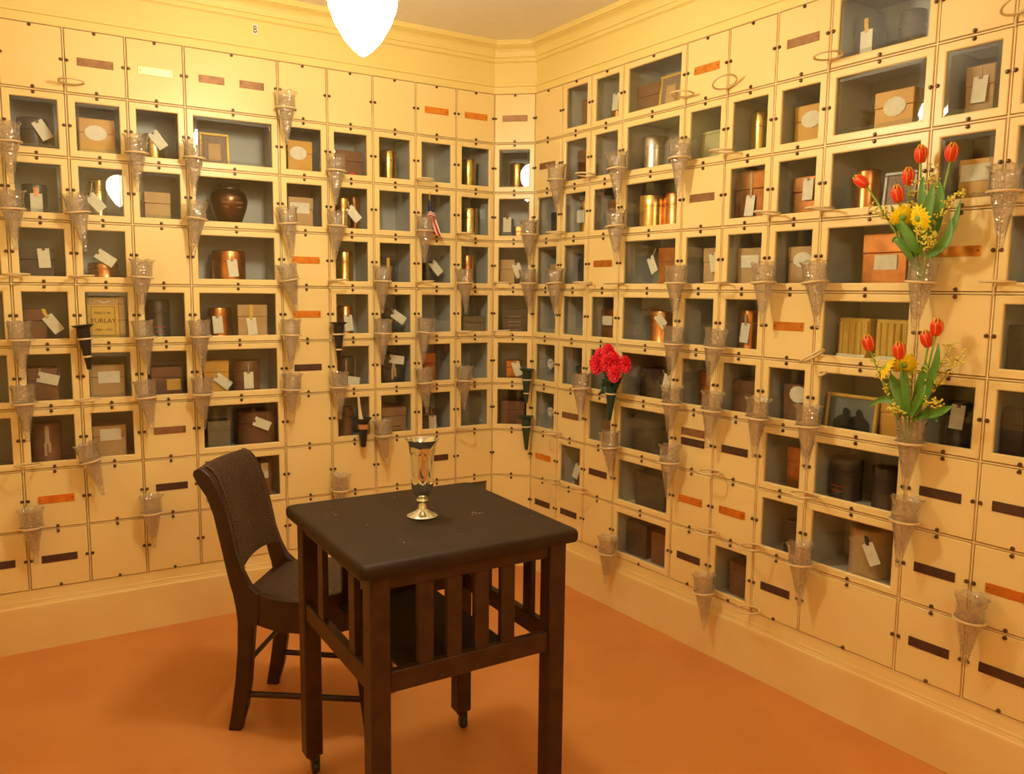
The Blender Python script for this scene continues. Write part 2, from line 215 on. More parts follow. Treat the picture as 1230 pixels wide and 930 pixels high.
FWHT = sm('flag_white', (.80, .74, .62), .6)
FBLU = sm('flag_navy', (.015, .018, .05), .6)
PHOTO_BG = sm('photograph_grey_sky', (.20, .23, .21), .4, col2=(.10, .12, .10), scale=6)
PHOTO_DK = sm('photograph_dark_figures', (.025, .03, .025), .4)
MAT_DK = sm('patterned_frame_mat', (.18, .12, .10), .6, col2=(.34, .24, .18), scale=260, thr=(.45, .55))

def tulip_mat():
    m, nt, b = nmat('tulip_petal_red_and_yellow')
    b.inputs['Roughness'].default_value = .4
    tc = nt.nodes.new('ShaderNodeTexCoord'); sep = nt.nodes.new('ShaderNodeSeparateXYZ')
    at = nt.nodes.new('ShaderNodeAttribute'); at.attribute_name = 'edge'
    r = nt.nodes.new('ShaderNodeValToRGB')
    r.color_ramp.elements[0].position = .35; r.color_ramp.elements[0].color = (.80, .045, .015, 1)
    r.color_ramp.elements[1].position = .85; r.color_ramp.elements[1].color = (.95, .58, .06, 1)
    nt.links.new(at.outputs['Fac'], r.inputs['Fac']); nt.links.new(r.outputs['Color'], b.inputs['Base Color'])
    return m
TULIP = tulip_mat()

def glass_mix(name, tint, diff, fac_diff, rough, ior, bump=0., bscale=40., boost=1.0):
    m = bpy.data.materials.new(name); m.use_nodes = True; nt = m.node_tree; nt.nodes.clear()
    out = nt.nodes.new('ShaderNodeOutputMaterial')
    tr = nt.nodes.new('ShaderNodeBsdfTransparent'); tr.inputs['Color'].default_value = (*tint, 1)
    gl = nt.nodes.new('ShaderNodeBsdfGlossy'); gl.inputs['Roughness'].default_value = rough; gl.inputs['Color'].default_value = (1, 1, 1, 1)
    fr = nt.nodes.new('ShaderNodeFresnel'); fr.inputs['IOR'].default_value = ior
    gb = nt.nodes.new('ShaderNodeNewGeometry'); mi_ = nt.nodes.new('ShaderNodeMix'); mi_.data_type = 'FLOAT'   # same reflectance from either side of the sheet
    mi_.inputs[2].default_value = ior; mi_.inputs[3].default_value = 1/ior
    nt.links.new(gb.outputs['Backfacing'], mi_.inputs[0]); nt.links.new(mi_.outputs[0], fr.inputs['IOR'])
    mx = nt.nodes.new('ShaderNodeMixShader')
    base = tr.outputs[0]
    if fac_diff > 0:
        df = nt.nodes.new('ShaderNodeBsdfDiffuse'); df.inputs['Color'].default_value = (*diff, 1)
        tl = nt.nodes.new('ShaderNodeBsdfTranslucent'); tl.inputs['Color'].default_value = (*diff, 1)
        ms = nt.nodes.new('ShaderNodeMixShader'); ms.inputs[0].default_value = .5
        nt.links.new(df.outputs[0], ms.inputs[1]); nt.links.new(tl.outputs[0], ms.inputs[2])
        m2 = nt.nodes.new('ShaderNodeMixShader'); m2.inputs[0].default_value = fac_diff
        nt.links.new(tr.outputs[0], m2.inputs[1]); nt.links.new(ms.outputs[0], m2.inputs[2]); base = m2.outputs[0]
    if bump:
        geo = nt.nodes.new('ShaderNodeNewGeometry')
        n2 = nt.nodes.new('ShaderNodeTexVoronoi'); n2.inputs['Scale'].default_value = bscale
        nt.links.new(geo.outputs['Position'], n2.inputs['Vector'])
        bp = nt.nodes.new('ShaderNodeBump'); bp.inputs['Strength'].default_value = bump; bp.inputs['Distance'].default_value = .004
        nt.links.new(n2.outputs['Distance'], bp.inputs['Height'])
        nt.links.new(bp.outputs['Normal'], gl.inputs['Normal']); nt.links.new(bp.outputs['Normal'], fr.inputs['Normal'])
        if fac_diff > 0:      # pressed pattern and dust make the glass patchily cloudy
            mr = nt.nodes.new('ShaderNodeMapRange'); mr.inputs[1].default_value = .15; mr.inputs[2].default_value = .75
            mr.inputs[3].default_value = fac_diff*.45; mr.inputs[4].default_value = fac_diff*1.7
            nt.links.new(n2.outputs['Distance'], mr.inputs[0]); nt.links.new(mr.outputs[0], m2.inputs[0])
    f = fr.outputs[0]
    if boost != 1:
        mu = nt.nodes.new('ShaderNodeMath'); mu.operation = 'MULTIPLY'; mu.inputs[1].default_value = boost; mu.use_clamp = True
        nt.links.new(f, mu.inputs[0]); f = mu.outputs[0]
    nt.links.new(f, mx.inputs[0]); nt.links.new(base, mx.inputs[1]); nt.links.new(gl.outputs[0], mx.inputs[2])
    nt.links.new(mx.outputs[0], out.inputs['Surface'])
    MATS[name] = m
    return m
PANE = glass_mix('plate_glass', (.985, .99, .985), (.5, .5, .5), .0, .015, 1.45)
BEVEL = glass_mix('bevelled_glass_edge', (.80, .84, .84), (.5, .55, .55), .10, .03, 1.5, boost=1.8)
VGLASS = glass_mix('dusty_pressed_glass', (.935, .915, .89), (.80, .74, .66), .12, .09, 1.5, bump=1.0, bscale=95, boost=1.9)

def emit(name, col, st):
    m = bpy.data.materials.new(name); m.use_nodes = True; nt = m.node_tree
    b = nt.nodes['Principled BSDF']; b.inputs['Base Color'].default_value = (.9, .88, .8, 1)
    b.inputs['Emission Color'].default_value = (*col, 1); b.inputs['Emission Strength'].default_value = st
    return m
LAMP = emit('lit_opal_glass', (1.0, .88, .61), 92)
LAMP2 = emit('lit_opal_glass_second', (1.0, .88, .61), 50)

# ------------------------------------------------------------------ mesh builder (coordinates in rows, stored in metres)
class MB:
    def __init__(s): s.v = []; s.f = []; s.m = []; s.mats = []; s.smooth = []; s.attr = None
    def mi(s, mat):
        if mat not in s.mats: s.mats.append(mat)
        return s.mats.index(mat)
    def add(s, vs, fs, mat, smooth=False):
        o = len(s.v); s.v += [tuple(p) for p in vs]
        k = s.mi(mat)
        for f in fs: s.f.append(tuple(i+o for i in f)); s.m.append(k); s.smooth.append(smooth)
        return s
    def box(s, x0, x1, y0, y1, z0, z1, mat, bev=0., T=None):
        x0, x1 = min(x0, x1), max(x0, x1); y0, y1 = min(y0, y1), max(y0, y1); z0, z1 = min(z0, z1), max(z0, z1)
        if bev <= 0:
            vs = [(x, y, z) for x in (x0, x1) for y in (y0, y1) for z in (z0, z1)]
            fs = [(0, 1, 3, 2), (4, 6, 7, 5), (0, 4, 5, 1), (2, 3, 7, 6), (0, 2, 6, 4), (1, 5, 7, 3)]
        else:
            b = min(bev, (x1-x0)*.45, (y1-y0)*.45, (z1-z0)*.45)
            vs = []; idx = {}
            X = (x0, x1); Y = (y0, y1); Z = (z0, z1)
            for i in (0, 1):
                for j in (0, 1):
                    for k in (0, 1):
                        cx, cy, cz = X[i], Y[j], Z[k]; dx = b*(1-2*i); dy = b*(1-2*j); dz = b*(1-2*k)
                        idx[i, j, k] = (len(vs), len(vs)+1, len(vs)+2)
                        vs += [(cx, cy+dy, cz+dz), (cx+dx, cy, cz+dz), (cx+dx, cy+dy, cz)]
            fs = []
            def q(a, *l): return tuple(idx[t][a] for t in l)
            fs += [q(0, (0, 0, 0), (0, 0, 1), (0, 1, 1), (0, 1, 0)), q(0, (1, 0, 0), (1, 1, 0), (1, 1, 1), (1, 0, 1))]
            fs += [q(1, (0, 0, 0), (1, 0, 0), (1, 0, 1), (0, 0, 1)), q(1, (0, 1, 0), (0, 1, 1), (1, 1, 1), (1, 1, 0))]
            fs += [q(2, (0, 0, 0), (0, 1, 0), (1, 1, 0), (1, 0, 0)), q(2, (0, 0, 1), (1, 0, 1), (1, 1, 1), (0, 1, 1))]
            for i in (0, 1):
                for j in (0, 1):
                    a, c = idx[i, j, 0], idx[i, j, 1]
                    fs.append((a[0], a[1], c[1], c[0]) if (i ^ j) == 0 else (a[1], a[0], c[0], c[1]))
            for i in (0, 1):
                for k in (0, 1):
                    a, c = idx[i, 0, k], idx[i, 1, k]
                    fs.append((a[0], c[0], c[2], a[2]) if (i ^ k) == 0 else (a[2], c[2], c[0], a[0]))
            for j in (0, 1):
                for k in (0, 1):
                    a, c = idx[0, j, k], idx[1, j, k]
                    fs.append((a[2], c[2], c[1], a[1]) if (j ^ k) == 0 else (a[1], c[1], c[2], a[2]))
            for (i, j, k), a in idx.items():
                fs.append(a if (i ^ j ^ k) else a[::-1])
        if T is not None: vs = [tuple(T @ Vector(p)) for p in vs]
        return s.add(vs, fs, mat)
    def lathe(s, prof, mat, n=24, c=(0, 0, 0), T=None, rad=None, smooth=True, capb=True, capt=True):
        vs = []
        for i, (r, z) in enumerate(prof):
            for k in range(n):
                a = 2*pi*k/n; rr = r*(rad(a, i) if rad else 1)
                vs.append((c[0]+rr*cos(a), c[1]+rr*sin(a), c[2]+z))
        fs = []
        for i in range(len(prof)-1):
            for k in range(n):
                k2 = (k+1) % n; fs.append((i*n+k, i*n+k2, (i+1)*n+k2, (i+1)*n+k))
        if capb and prof[0][0] > 1e-6: fs.append(tuple(range(n))[::-1])
        if capt and prof[-1][0] > 1e-6: fs.append(tuple((len(prof)-1)*n+k for k in range(n)))
        if T is not None: vs = [tuple(T @ Vector(p)) for p in vs]
        return s.add(vs, fs, mat, smooth)
    def tube(s, pts, r, mat, n=8, closed=False, flat=1.0):
        P = [Vector(p) for p in pts]; N = len(P); vs = []; fs = []
        up = None
        for i in range(N):
            if closed: t = (P[(i+1) % N]-P[i-1]).normalized()
            else: t = (P[min(i+1, N-1)]-P[max(i-1, 0)]).normalized()
            if up is None:
                up = Vector((0, 0, 1)) if abs(t.z) < .9 else Vector((1, 0, 0))
            u = (up-t*up.dot(t)).normalized(); w = t.cross(u); up = u
            rr = r[i] if isinstance(r, (list, tuple)) else r
            for k in range(n):
                a = 2*pi*k/n; vs.append(tuple(P[i]+u*cos(a)*rr+w*sin(a)*rr*flat))
        M = N if closed else N-1
        for i in range(M):
            j = (i+1) % N
            for k in range(n):
                k2 = (k+1) % n; fs.append((i*n+k, i*n+k2, j*n+k2, j*n+k))
        if not closed:
            fs.append(tuple(range(n))[::-1]); fs.append(tuple((N-1)*n+k for k in range(n)))
        return s.add(vs, fs, mat, True)
    def prism(s, poly, h0, h1, mat, axis='z', smooth=False):
        n = len(poly)
        def p3(a, b, h): return (a, b, h) if axis == 'z' else ((a, h, b) if axis == 'y' else (h, a, b))
        vs = [p3(a, b, h0) for a, b in poly]+[p3(a, b, h1) for a, b in poly]
        fs = [tuple(range(n))[::-1], tuple(range(n, 2*n))]+[(i, (i+1) % n, n+(i+1) % n, n+i) for i in range(n)]
        return s.add(vs, fs, mat, smooth)
    def grid(s, P, mat, smooth=True, th=0.):
        """P[i][j] points; with th a second skin is offset to give real thickness"""
        n, m = len(P), len(P[0])
        vs = [Vector(p) for r in P for p in r]
        fs = [(i*m+j, (i+1)*m+j, (i+1)*m+j+1, i*m+j+1) for i in range(n-1) for j in range(m-1)]
        if th:
            nr = [Vector() for _ in vs]
            for f in fs:
                nn = (vs[f[1]]-vs[f[0]]).cross(vs[f[3]]-vs[f[0]])
                for i in f: nr[i] += nn
            o = len(vs)
            vs = vs+[v-nn.normalized()*th if nn.length else v for v, nn in zip(vs, nr)]
            fs2 = [tuple(i+o for i in f[::-1]) for f in fs]
            b = [(i*m, (i+1)*m) for i in range(n-1)]+[((n-1)*m+j, (n-1)*m+j+1) for j in range(m-1)]
            b += [((i+1)*m+m-1, i*m+m-1) for i in range(n-1)]+[(j+1, j) for j in range(m-1)]
            fs = fs+fs2+[(a, a+o, c+o, c) for a, c in b]
        return s.add([tuple(v) for v in vs], fs, mat, smooth)
    def mesh(s, name):
        me = bpy.data.meshes.new(name)
        me.from_pydata([(x*S, y*S, z*S) for x, y, z in s.v], [], s.f)
        for m in s.mats: me.materials.append(m)
        me.polygons.foreach_set('material_index', s.m); me.polygons.foreach_set('use_smooth', s.smooth)
        me.update()
        if any(s.smooth):
            me.set_sharp_from_angle(angle=radians(38)); me.polygons.foreach_set('use_smooth', s.smooth); me.update()
        return me
    def build(s, name, parent=None):
        return link(name, s.mesh(name), parent)
def link(name, me, parent=None):
    o = bpy.data.objects.new(name, me); COL.objects.link(o)
    if parent is not None: o.parent = parent
    return o
def tag(o, label, cat, group=None):
    w = label.split()
    o['label'] = ' '.join(w[:16]); o['category'] = cat
    if group: o['group'] = group
    return o
def thing(name, label, cat, M, group=None):
    o = bpy.data.objects.new(name, None); COL.objects.link(o); o.empty_display_size = .05
    o.matrix_world = M
    return tag(o, label, cat, group)
def struct(o): o['kind'] = 'structure'; return o

# ------------------------------------------------------------------ wall frames
P0 = (0.6742793, -0.5653146); PHI = radians(-86.3215)
def frame(ox, oy, ang):   # local x along the wall, local -y into the room
    return Matrix.Translation((ox*S, oy*S, 10*S)) @ Matrix.Rotation(ang, 4, 'Z')
FR = {'L': frame(0, 0, 0), 'J': frame(0, 0, atan2(P0[1], P0[0])), 'R': frame(P0[0], P0[1], PHI)}
SEAM = {'L': {-3: -11.33, -2: -10.44, -1: -9.556, 0: -8.671, 1: -7.786, 2: -6.904, 3: -6.017, 4: -4.452, 5: -3.554, 6: -2.664, 7: -1.773, 8: -.883, 9: 0.},
        'J': {0: 0., 1: .88},
        'R': {0: 0, 1: .898, 2: 1.774, 3: 2.654, 4: 4.159, 5: 5.034, 6: 5.919, 7: 6.789, 8: 8.264, 9: 9.143, 10: 10.02, 11: 10.9, 12: 11.8}}
def LT(wall, x, y, z): return FR[wall] @ Matrix.Translation((x*S, y*S, z*S))
DOORS = {'L': {-3: 'PPGPPPPPP', -2: 'PGGGPGGPP', -1: 'GGGGGGGPN', 0: 'PGGGGGGNN', 1: 'NGGGGGGPP', 2: 'NGGPGGNNP', 3: 'NGGGGGGGN', 4: 'PGGNNNPPP', 5: 'PGGGGGGPP',
               6: 'PGGGGGGPP', 7: 'NGGGGGGNP', 8: 'NGGGGGGPG'},
         'J': {0: 'NGGGGGGPP'},
         'R': {0: 'PNGGGGGNN', 1: 'GGGGGGNGN', 2: 'GGGNGGGNP', 3: 'GGGGGGGGG', 4: 'NGNGGGNNN', 5: 'PGGGGGNNG', 6: 'NGGGNGGGN', 7: 'GGGGGGGGP', 8: 'PGGNPGNNN',
               9: 'PGGGGGNNN', 10: 'PPGPPGPPP', 11: 'PGPPPPPPP'}}
PLATE = {('L', -1, 8): 'D', ('L', 0, 7): 'C', ('L', 0, 8): 'D', ('L', 1, 0): 'M', ('L', 2, 0): 'Y', ('L', 2, 6): 'M', ('L', 2, 7): 'D', ('L', 3, 0): 'MM', ('L', 3, 8): 'M',
         ('L', 4, 3): 'C', ('L', 4, 4): 'C', ('L', 4, 5): 'D', ('L', 7, 0): 'C', ('L', 7, 7): 'D', ('L', 8, 0): 'C', ('J', 0, 0): 'M', ('R', 0, 1): 'M', ('R', 0, 7): 'C',
         ('R', 0, 8): 'D', ('R', 1, 6): 'M', ('R', 1, 8): 'D', ('R', 2, 3): 'C', ('R', 2, 7): 'D', ('R', 4, 0): 'C', ('R', 4, 2): 'M', ('R', 4, 6): 'MD', ('R', 4, 7): 'C',
         ('R', 4, 8): 'D', ('R', 5, 6): 'D', ('R', 5, 7): 'C', ('R', 6, 0): 'M', ('R', 6, 4): 'C', ('R', 6, 8): 'D', ('R', 8, 3): 'C', ('R', 8, 6): 'D', ('R', 8, 7): 'D',
         ('R', 8, 8): 'D', ('R', 9, 6): 'D', ('R', 9, 7): 'C', ('R', 9, 8): 'D'}
PM = {'C': (PL_C, 'bright copper'), 'M': (PL_M, 'brown copper'), 'D': (PL_D, 'dark bronze'), 'Y': (PL_Y, 'bright brass')}
ORD = ['zero', 'first', 'second', 'third', 'fourth', 'fifth', 'sixth', 'seventh', 'eighth', 'ninth', 'tenth', 'eleventh', 'twelfth', 'thirteenth']
def rowname(r): return ('top' if r == 0 else 'bottom' if r == 8 else ORD[r+1])+' row'
def colname(w, c):
    if w == 'J': return 'corner wall'
    return (ORD[9-c]+' column left' if w == 'L' else ORD[c+1]+' column right')+' of corner wall'

# ------------------------------------------------------------------ room shell
def wall_cells(name, wall):
    mb = MB(); se = SEAM[wall]; ks = sorted(se); D = 1.0; t = .0175
    x0, x1 = se[ks[0]], se[ks[-1]]
    for k in ks:                                   # upright dividers, cream at the front, grey inside
        a = se[k]
        lo = a-t if k != ks[0] else a; hi = a+t if k != ks[-1] else a
        mb.box(max(lo, a-.0105), min(hi, a+.0105), -.022, .045, -9, 0, STRIP); mb.box(lo, hi, .03, D, -9, 0, INNER)
    for r in range(10):
        z = -r
        mb.box(x0, x1, -.0225, .045, z-.0105, z+.0105 if r else z, STRIP); mb.box(x0, x1, .0302, D, z-t, z+t if r else z, INNER)
    mb.box(x0, x1, D, D+.08, -9.02, 0, INNER)
    mb.box(x0, x1, 0, D+.08, 0.0, 1.0, TRIM)       # frieze behind the cornice
    mb.box(x0, x1, 0, D+.08, -10, -9.0, BASEM)
    o = mb.build(name); o.matrix_world = FR[wall]; return struct(o)
wall_cells('wall_left', 'L'); wall_cells('wall_corner', 'J'); wall_cells('wall_right', 'R')

dRx, dRy = cos(PHI), sin(PHI)
def onR(s, d=0): # d towards the room
    return (P0[0]+dRx*s+dRy*d, P0[1]+dRy*s-dRx*d)
far = onR(11.8)
XW, YB = -11.33, -19.0
mb = MB(); mb.box(XW-.3, 3.2, YB-.3, 2.2, -10.3, -10, FLOOR); o = struct(mb.build('floor')); o.location = (0, 0, 10*S)
mb = MB(); mb.box(XW-.3, 3.2, YB-.3, 2.2, 1.0, 1.3, CEIL); o = struct(mb.build('ceiling')); o.location = (0, 0, 10*S)
mb = MB(); mb.box(XW-.3, XW, YB-.3, 0, -10, 1.0, CREAM); o = struct(mb.build('wall_west')); o.location = (0, 0, 10*S)
mb = MB(); mb.box(XW, 3.2, YB-.3, YB, -10, 1.0, CREAM); o = struct(mb.build('wall_back')); o.location = (0, 0, 10*S)
f2 = onR(18.6)
mb = MB(); mb.prism([far, f2, (f2[0]+.8, f2[1]), (far[0]+.8, far[1])], -10, 1.0, CREAM); o = struct(mb.build('wall_right_rear')); o.location = (0, 0, 10*S)

# mouldings swept along the three walls with mitred corners
def sweep(names, prof, mat):
    path = [(XW, 0.), (0., 0.), P0, far]
    dirs = [(1., 0.), (cos(atan2(P0[1], P0[0])), sin(atan2(P0[1], P0[0]))), (dRx, dRy)]
    nrm = [(d[1], -d[0]) for d in dirs]
    def off(i, p):
        x, y = path[i]
        if i == 0: n = nrm[0]; return (x+n[0]*p, y+n[1]*p)
        if i == 3: n = nrm[2]; return (x+n[0]*p, y+n[1]*p)
        a, b = nrm[i-1], nrm[i]; m = (a[0]+b[0], a[1]+b[1]); k = 2/(m[0]**2+m[1]**2)
        return (x+m[0]*p*k, y+m[1]*p*k)
    for i, nm in enumerate(names):
        mb = MB(); n = len(prof)
        vs = []
        for e in (i, i+1):
            for p, z in prof:
                q = off(e, p); vs.append((q[0], q[1], z))
        fs = [(k, (k+1) % n, n+(k+1) % n, n+k) for k in range(n)]+[tuple(range(n))[::-1], tuple(range(n, 2*n))]
        mb.add(vs, fs, mat); o = mb.build(nm); o.location = (0, 0, 10*S); struct(o)
CORN = [(0, 0.0), (.03, 0.0), (.03, .118), (.022, .124), (.022, .13), (.045, .136), (.045, .200), (.036, .206), (.012, .212), (.012, .60), (.03, .604), (.03, .615), (.055, .62), (.055, .685), (.048, .69),
        (.048, .698), (.07, .702), (.07, .735), (.075, .75), (.085, .80), (.11, .845), (.15, .875), (.19, .89), (.19, .90), (.225, .905), (.235, .93), (.235, .999), (0, .999)]
sweep(['trim_1', 'trim_2', 'trim_3'], CORN, TRIM)
BB = [(0, -10), (.085, -10), (.085, -9.29), (.082, -9.25), (.065, -9.22), (.065, -9.205), (.05, -9.20), (.05, -9.165), (.043, -9.16), (.043, -9.15), (.035, -9.145), (.03, -9.10), (.022, -9.03), (.022, -9.012), (0, -9.012)]
sweep(['baseboard_left', 'baseboard_corner', 'baseboard_right'], BB, BASEM)

# screw heads on the baseboard
def base_screw(wall, x, z):
    o = screw_obj('baseboard_screw', None); o.matrix_world = LT(wall, x, -.085, z)
    return o

# ------------------------------------------------------------------ niche doors
SCR = MB()
SCR.lathe([(.001, .030), (.014, .028), (.023, .018), (.027, .004), (.027, 0)][::-1], SCREW, 10, T=Matrix.Rotation(pi/2, 4, 'X'))
SCR.box(-.018, .018, -.031, -.026, -.003, .003, DARK)
SCR = SCR.mesh('screw')
def screw_obj(name, parent): return link(name, SCR, parent)
DZ = .0205           # gap from cell line to door edge
FI = .125            # width of the painted frame round the glass
def panel_mesh(w):
    mb = MB(); mb.box(DZ, w-DZ, -.03, .02, DZ, 1-DZ, CREAM, .008); return mb.mesh('panel')
def frame_mesh(w):
    mb = MB(); x0, x1, z0, z1 = DZ, w-DZ, DZ, 1-DZ; a0, a1, c0, c1 = FI, w-FI, FI, 1-FI
    def ring(o, i, yo, yi):
        (ox0, ox1, oz0, oz1), (ix0, ix1, iz0, iz1) = o, i
        vs = [(ox0, yo, oz0), (ox1, yo, oz0), (ox1, yo, oz1), (ox0, yo, oz1), (ix0, yi, iz0), (ix1, yi, iz0), (ix1, yi, iz1), (ix0, yi, iz1)]
        mb.add(vs, [(0, 1, 5, 4), (1, 2, 6, 5), (2, 3, 7, 6), (3, 0, 4, 7)], CREAM)
    e = .008; q = .014
    ring((x0, x1, z0, z1), (x0+e, x1-e, z0+e, z1-e), -.022, -.03)
    ring((x0+e, x1-e, z0+e, z1-e), (a0-q, a1+q, c0-q, c1+q), -.03, -.03)
    ring((a0-q, a1+q, c0-q, c1+q), (a0, a1, c0, c1), -.03, -.018)
    ring((a0, a1, c0, c1), (a0, a1, c0, c1), -.018, .02)
    ring((a0, a1, c0, c1), (x0, x1, z0, z1), .02, .02)
    ring((x0, x1, z0, z1), (x0, x1, z0, z1), .02, -.022)
    return mb.mesh('frame')
def glass_mesh(w, bevel):
    mb = MB(); a0, a1, c0, c1 = FI-.004, w-FI+.004, FI-.004, 1-FI+.004; b = bevel
    o = [(a0, -.006, c0), (a1, -.006, c0), (a1, -.006, c1), (a0, -.006, c1)]
    i = [(a0+b, -.010, c0+b), (a1-b, -.010, c0+b), (a1-b, -.010, c1-b), (a0+b, -.010, c1-b)]
    k = [(a0, .004, c0), (a1, .004, c0), (a1, .004, c1), (a0, .004, c1)]
    mb.add(o+i+k, [(0, 1, 5, 4), (1, 2, 6, 5), (2, 3, 7, 6), (3, 0, 4, 7), (4, 5, 6, 7), (11, 10, 9, 8), (0, 8, 9, 1), (1, 9, 10, 2), (2, 10, 11, 3), (3, 11, 8, 0)], PANE)
    if bevel > .02:
        mi = mb.mi(BEVEL)
        for q in range(4): mb.m[q] = mi
    return mb.mesh('glass_pane')
def plate_mesh(w, mat, small):
    pw = (.42 if small else .52); ph = .125; mb = MB()
    mb.box(-pw/2, pw/2, -.012, 0, -ph/2, ph/2, mat, .003)
    for sx in (-1, 1):
        mb.lathe([(.011, 0), (.011, .004), (.004, .007)], SCREW, 8, T=Matrix.Translation((sx*(pw/2-.03), -.012, 0)) @ Matrix.Rotation(pi/2, 4, 'X'))
    return mb.mesh('nameplate')
CACHE = {}
BEVELLED = {('L', 0, 1), ('L', 0, 2), ('L', 1, 1), ('L', 1, 2), ('L', 1, 4), ('L', 1, 5), ('L', 2, 2), ('L', 3, 1), ('J', 0, 1), ('R', 7, 0), ('R', 7, 1), ('R', 8, 1), ('R', 8, 2)}
TILT = {('L', 3, 1): (2.2, 0), ('L', 2, 1): (-1, 0), ('R', 7, 1): (-2.6, .8), ('R', 7, 2): (-2.2, .5), ('R', 7, 0): (0, 0), ('L', 3, 2): (1, -1)}   # panes sit a little askew in their frames
def cached(key, fn):
    if key not in CACHE: CACHE[key] = fn()
    return CACHE[key]
KIND_WORD = {'cyl': 'canister urn', 'box': 'box urn', 'urn': 'vase urn', 'frame': 'picture frame', 'book': 'gilt book urn', 'photo': 'framed photograph', 'flower': 'artificial flower'}
MAT_WORD = {'dark': 'black', 'gunmetal': 'gunmetal', 'brown': 'brown', 'orange': 'ochre', 'brass': 'brass', 'copper': 'copper', 'gold': 'gilt', 'tan': 'tan', 'olive': 'olive', 'bronze': 'bronze',
            'card': 'cardboard', 'steel': 'steel', 'green': 'pale green', 'silver': 'silver', 'ribbed': 'ribbed gold', 'white': 'white'}
MATOF = {'dark': DARK, 'gunmetal': GUN, 'brown': BROWN, 'orange': ORANGE, 'brass': BRASS, 'copper': COPPER, 'gold': GOLD, 'tan': TAN, 'olive': OLIVE, 'bronze': BRONZE, 'card': CARD, 'steel': STEEL,
         'green': PALEG, 'silver': PEWTER, 'ribbed': GOLD, 'white': WHITEF}
inside = {}
for t_ in ITEMS: inside.setdefault(t_[:3], []).append(t_)
for wall in 'LJR':
    se = SEAM[wall]
    for c, rows in DOORS[wall].items():
        a, b = se[c], se[c+1]; w = round(b-a, 3)
        for r, ch in enumerate(rows):
            k = (wall, c, r); wide = w > 1.2; wd = 'wide ' if wide else ''
            if ch == 'G':
                it_ = inside.get(k)
                what = 'over '+(MAT_WORD[it_[0][4]]+' '+KIND_WORD[it_[0][3]] if it_ and it_[0][3] not in ('book', 'frame', 'photo') else KIND_WORD[it_[0][3]] if it_ else 'empty niche')
                lab = '%sglazed niche door %s, %s, %s' % (wd, what, rowname(r), colname(wall, c))
            elif ch == 'N':
                lab = '%scream niche door with %s nameplate, %s, %s' % (wd, PM[PLATE[k][0]][1], rowname(r), colname(wall, c))
            else:
                lab = '%splain blank cream niche door, %s, %s' % (wd, rowname(r), colname(wall, c))
            M = LT(wall, a+w/2, 0, -(r+1))
            d = thing('niche_door', lab, 'door', M, 'doors of the burial niche wall'); d['kind'] = 'thing'
            off = Matrix.Translation((-w/2*S, 0, 0))
            if ch == 'G':
                o = link('door_frame', cached(('f', w), lambda: frame_mesh(w)), d); o.matrix_local = off
                bev = .06 if k in BEVELLED else .012
                o = link('glass_pane', cached(('g', w, bev), lambda: glass_mesh(w, bev)), d)
                rn = random.Random(hash((c, r, wall == 'L')) & 0xffff)
                yaw, pit = TILT.get(k, (rn.uniform(-.7, .7), rn.uniform(-.5, .5)))
                o.matrix_local = Matrix.Translation((0, 0, .5*S)) @ Matrix.Rotation(radians(yaw), 4, 'Z') @ Matrix.Rotation(radians(pit), 4, 'X') @ Matrix.Translation((-w/2*S, 0, -.5*S))
            else:
                o = link('door_panel', cached(('p', w), lambda: panel_mesh(w)), d); o.matrix_local = off
            if ch == 'N':
                ps = PLATE[k]
                for i, pc in enumerate(ps):
                    dx, dz = 0, .5
                    if len(ps) == 2 and wide: dx = (-.34, .33)[i]
                    elif len(ps) == 2: dz = (.66, .49)[i]
                    o = link('nameplate', cached(('n', pc, wide), lambda: plate_mesh(w, PM[pc][0], wide)), d); o['label'] = PM[pc][1]+' nameplate'
                    o.location = (dx*S, -.03*S, dz*S)
            for sx, sz in ((-w/2+.043, .5), (w/2-.043, .5), (0, .045), (0, .955)):
                o = screw_obj('screw', d); o.location = (sx*S, -.029*S, sz*S)

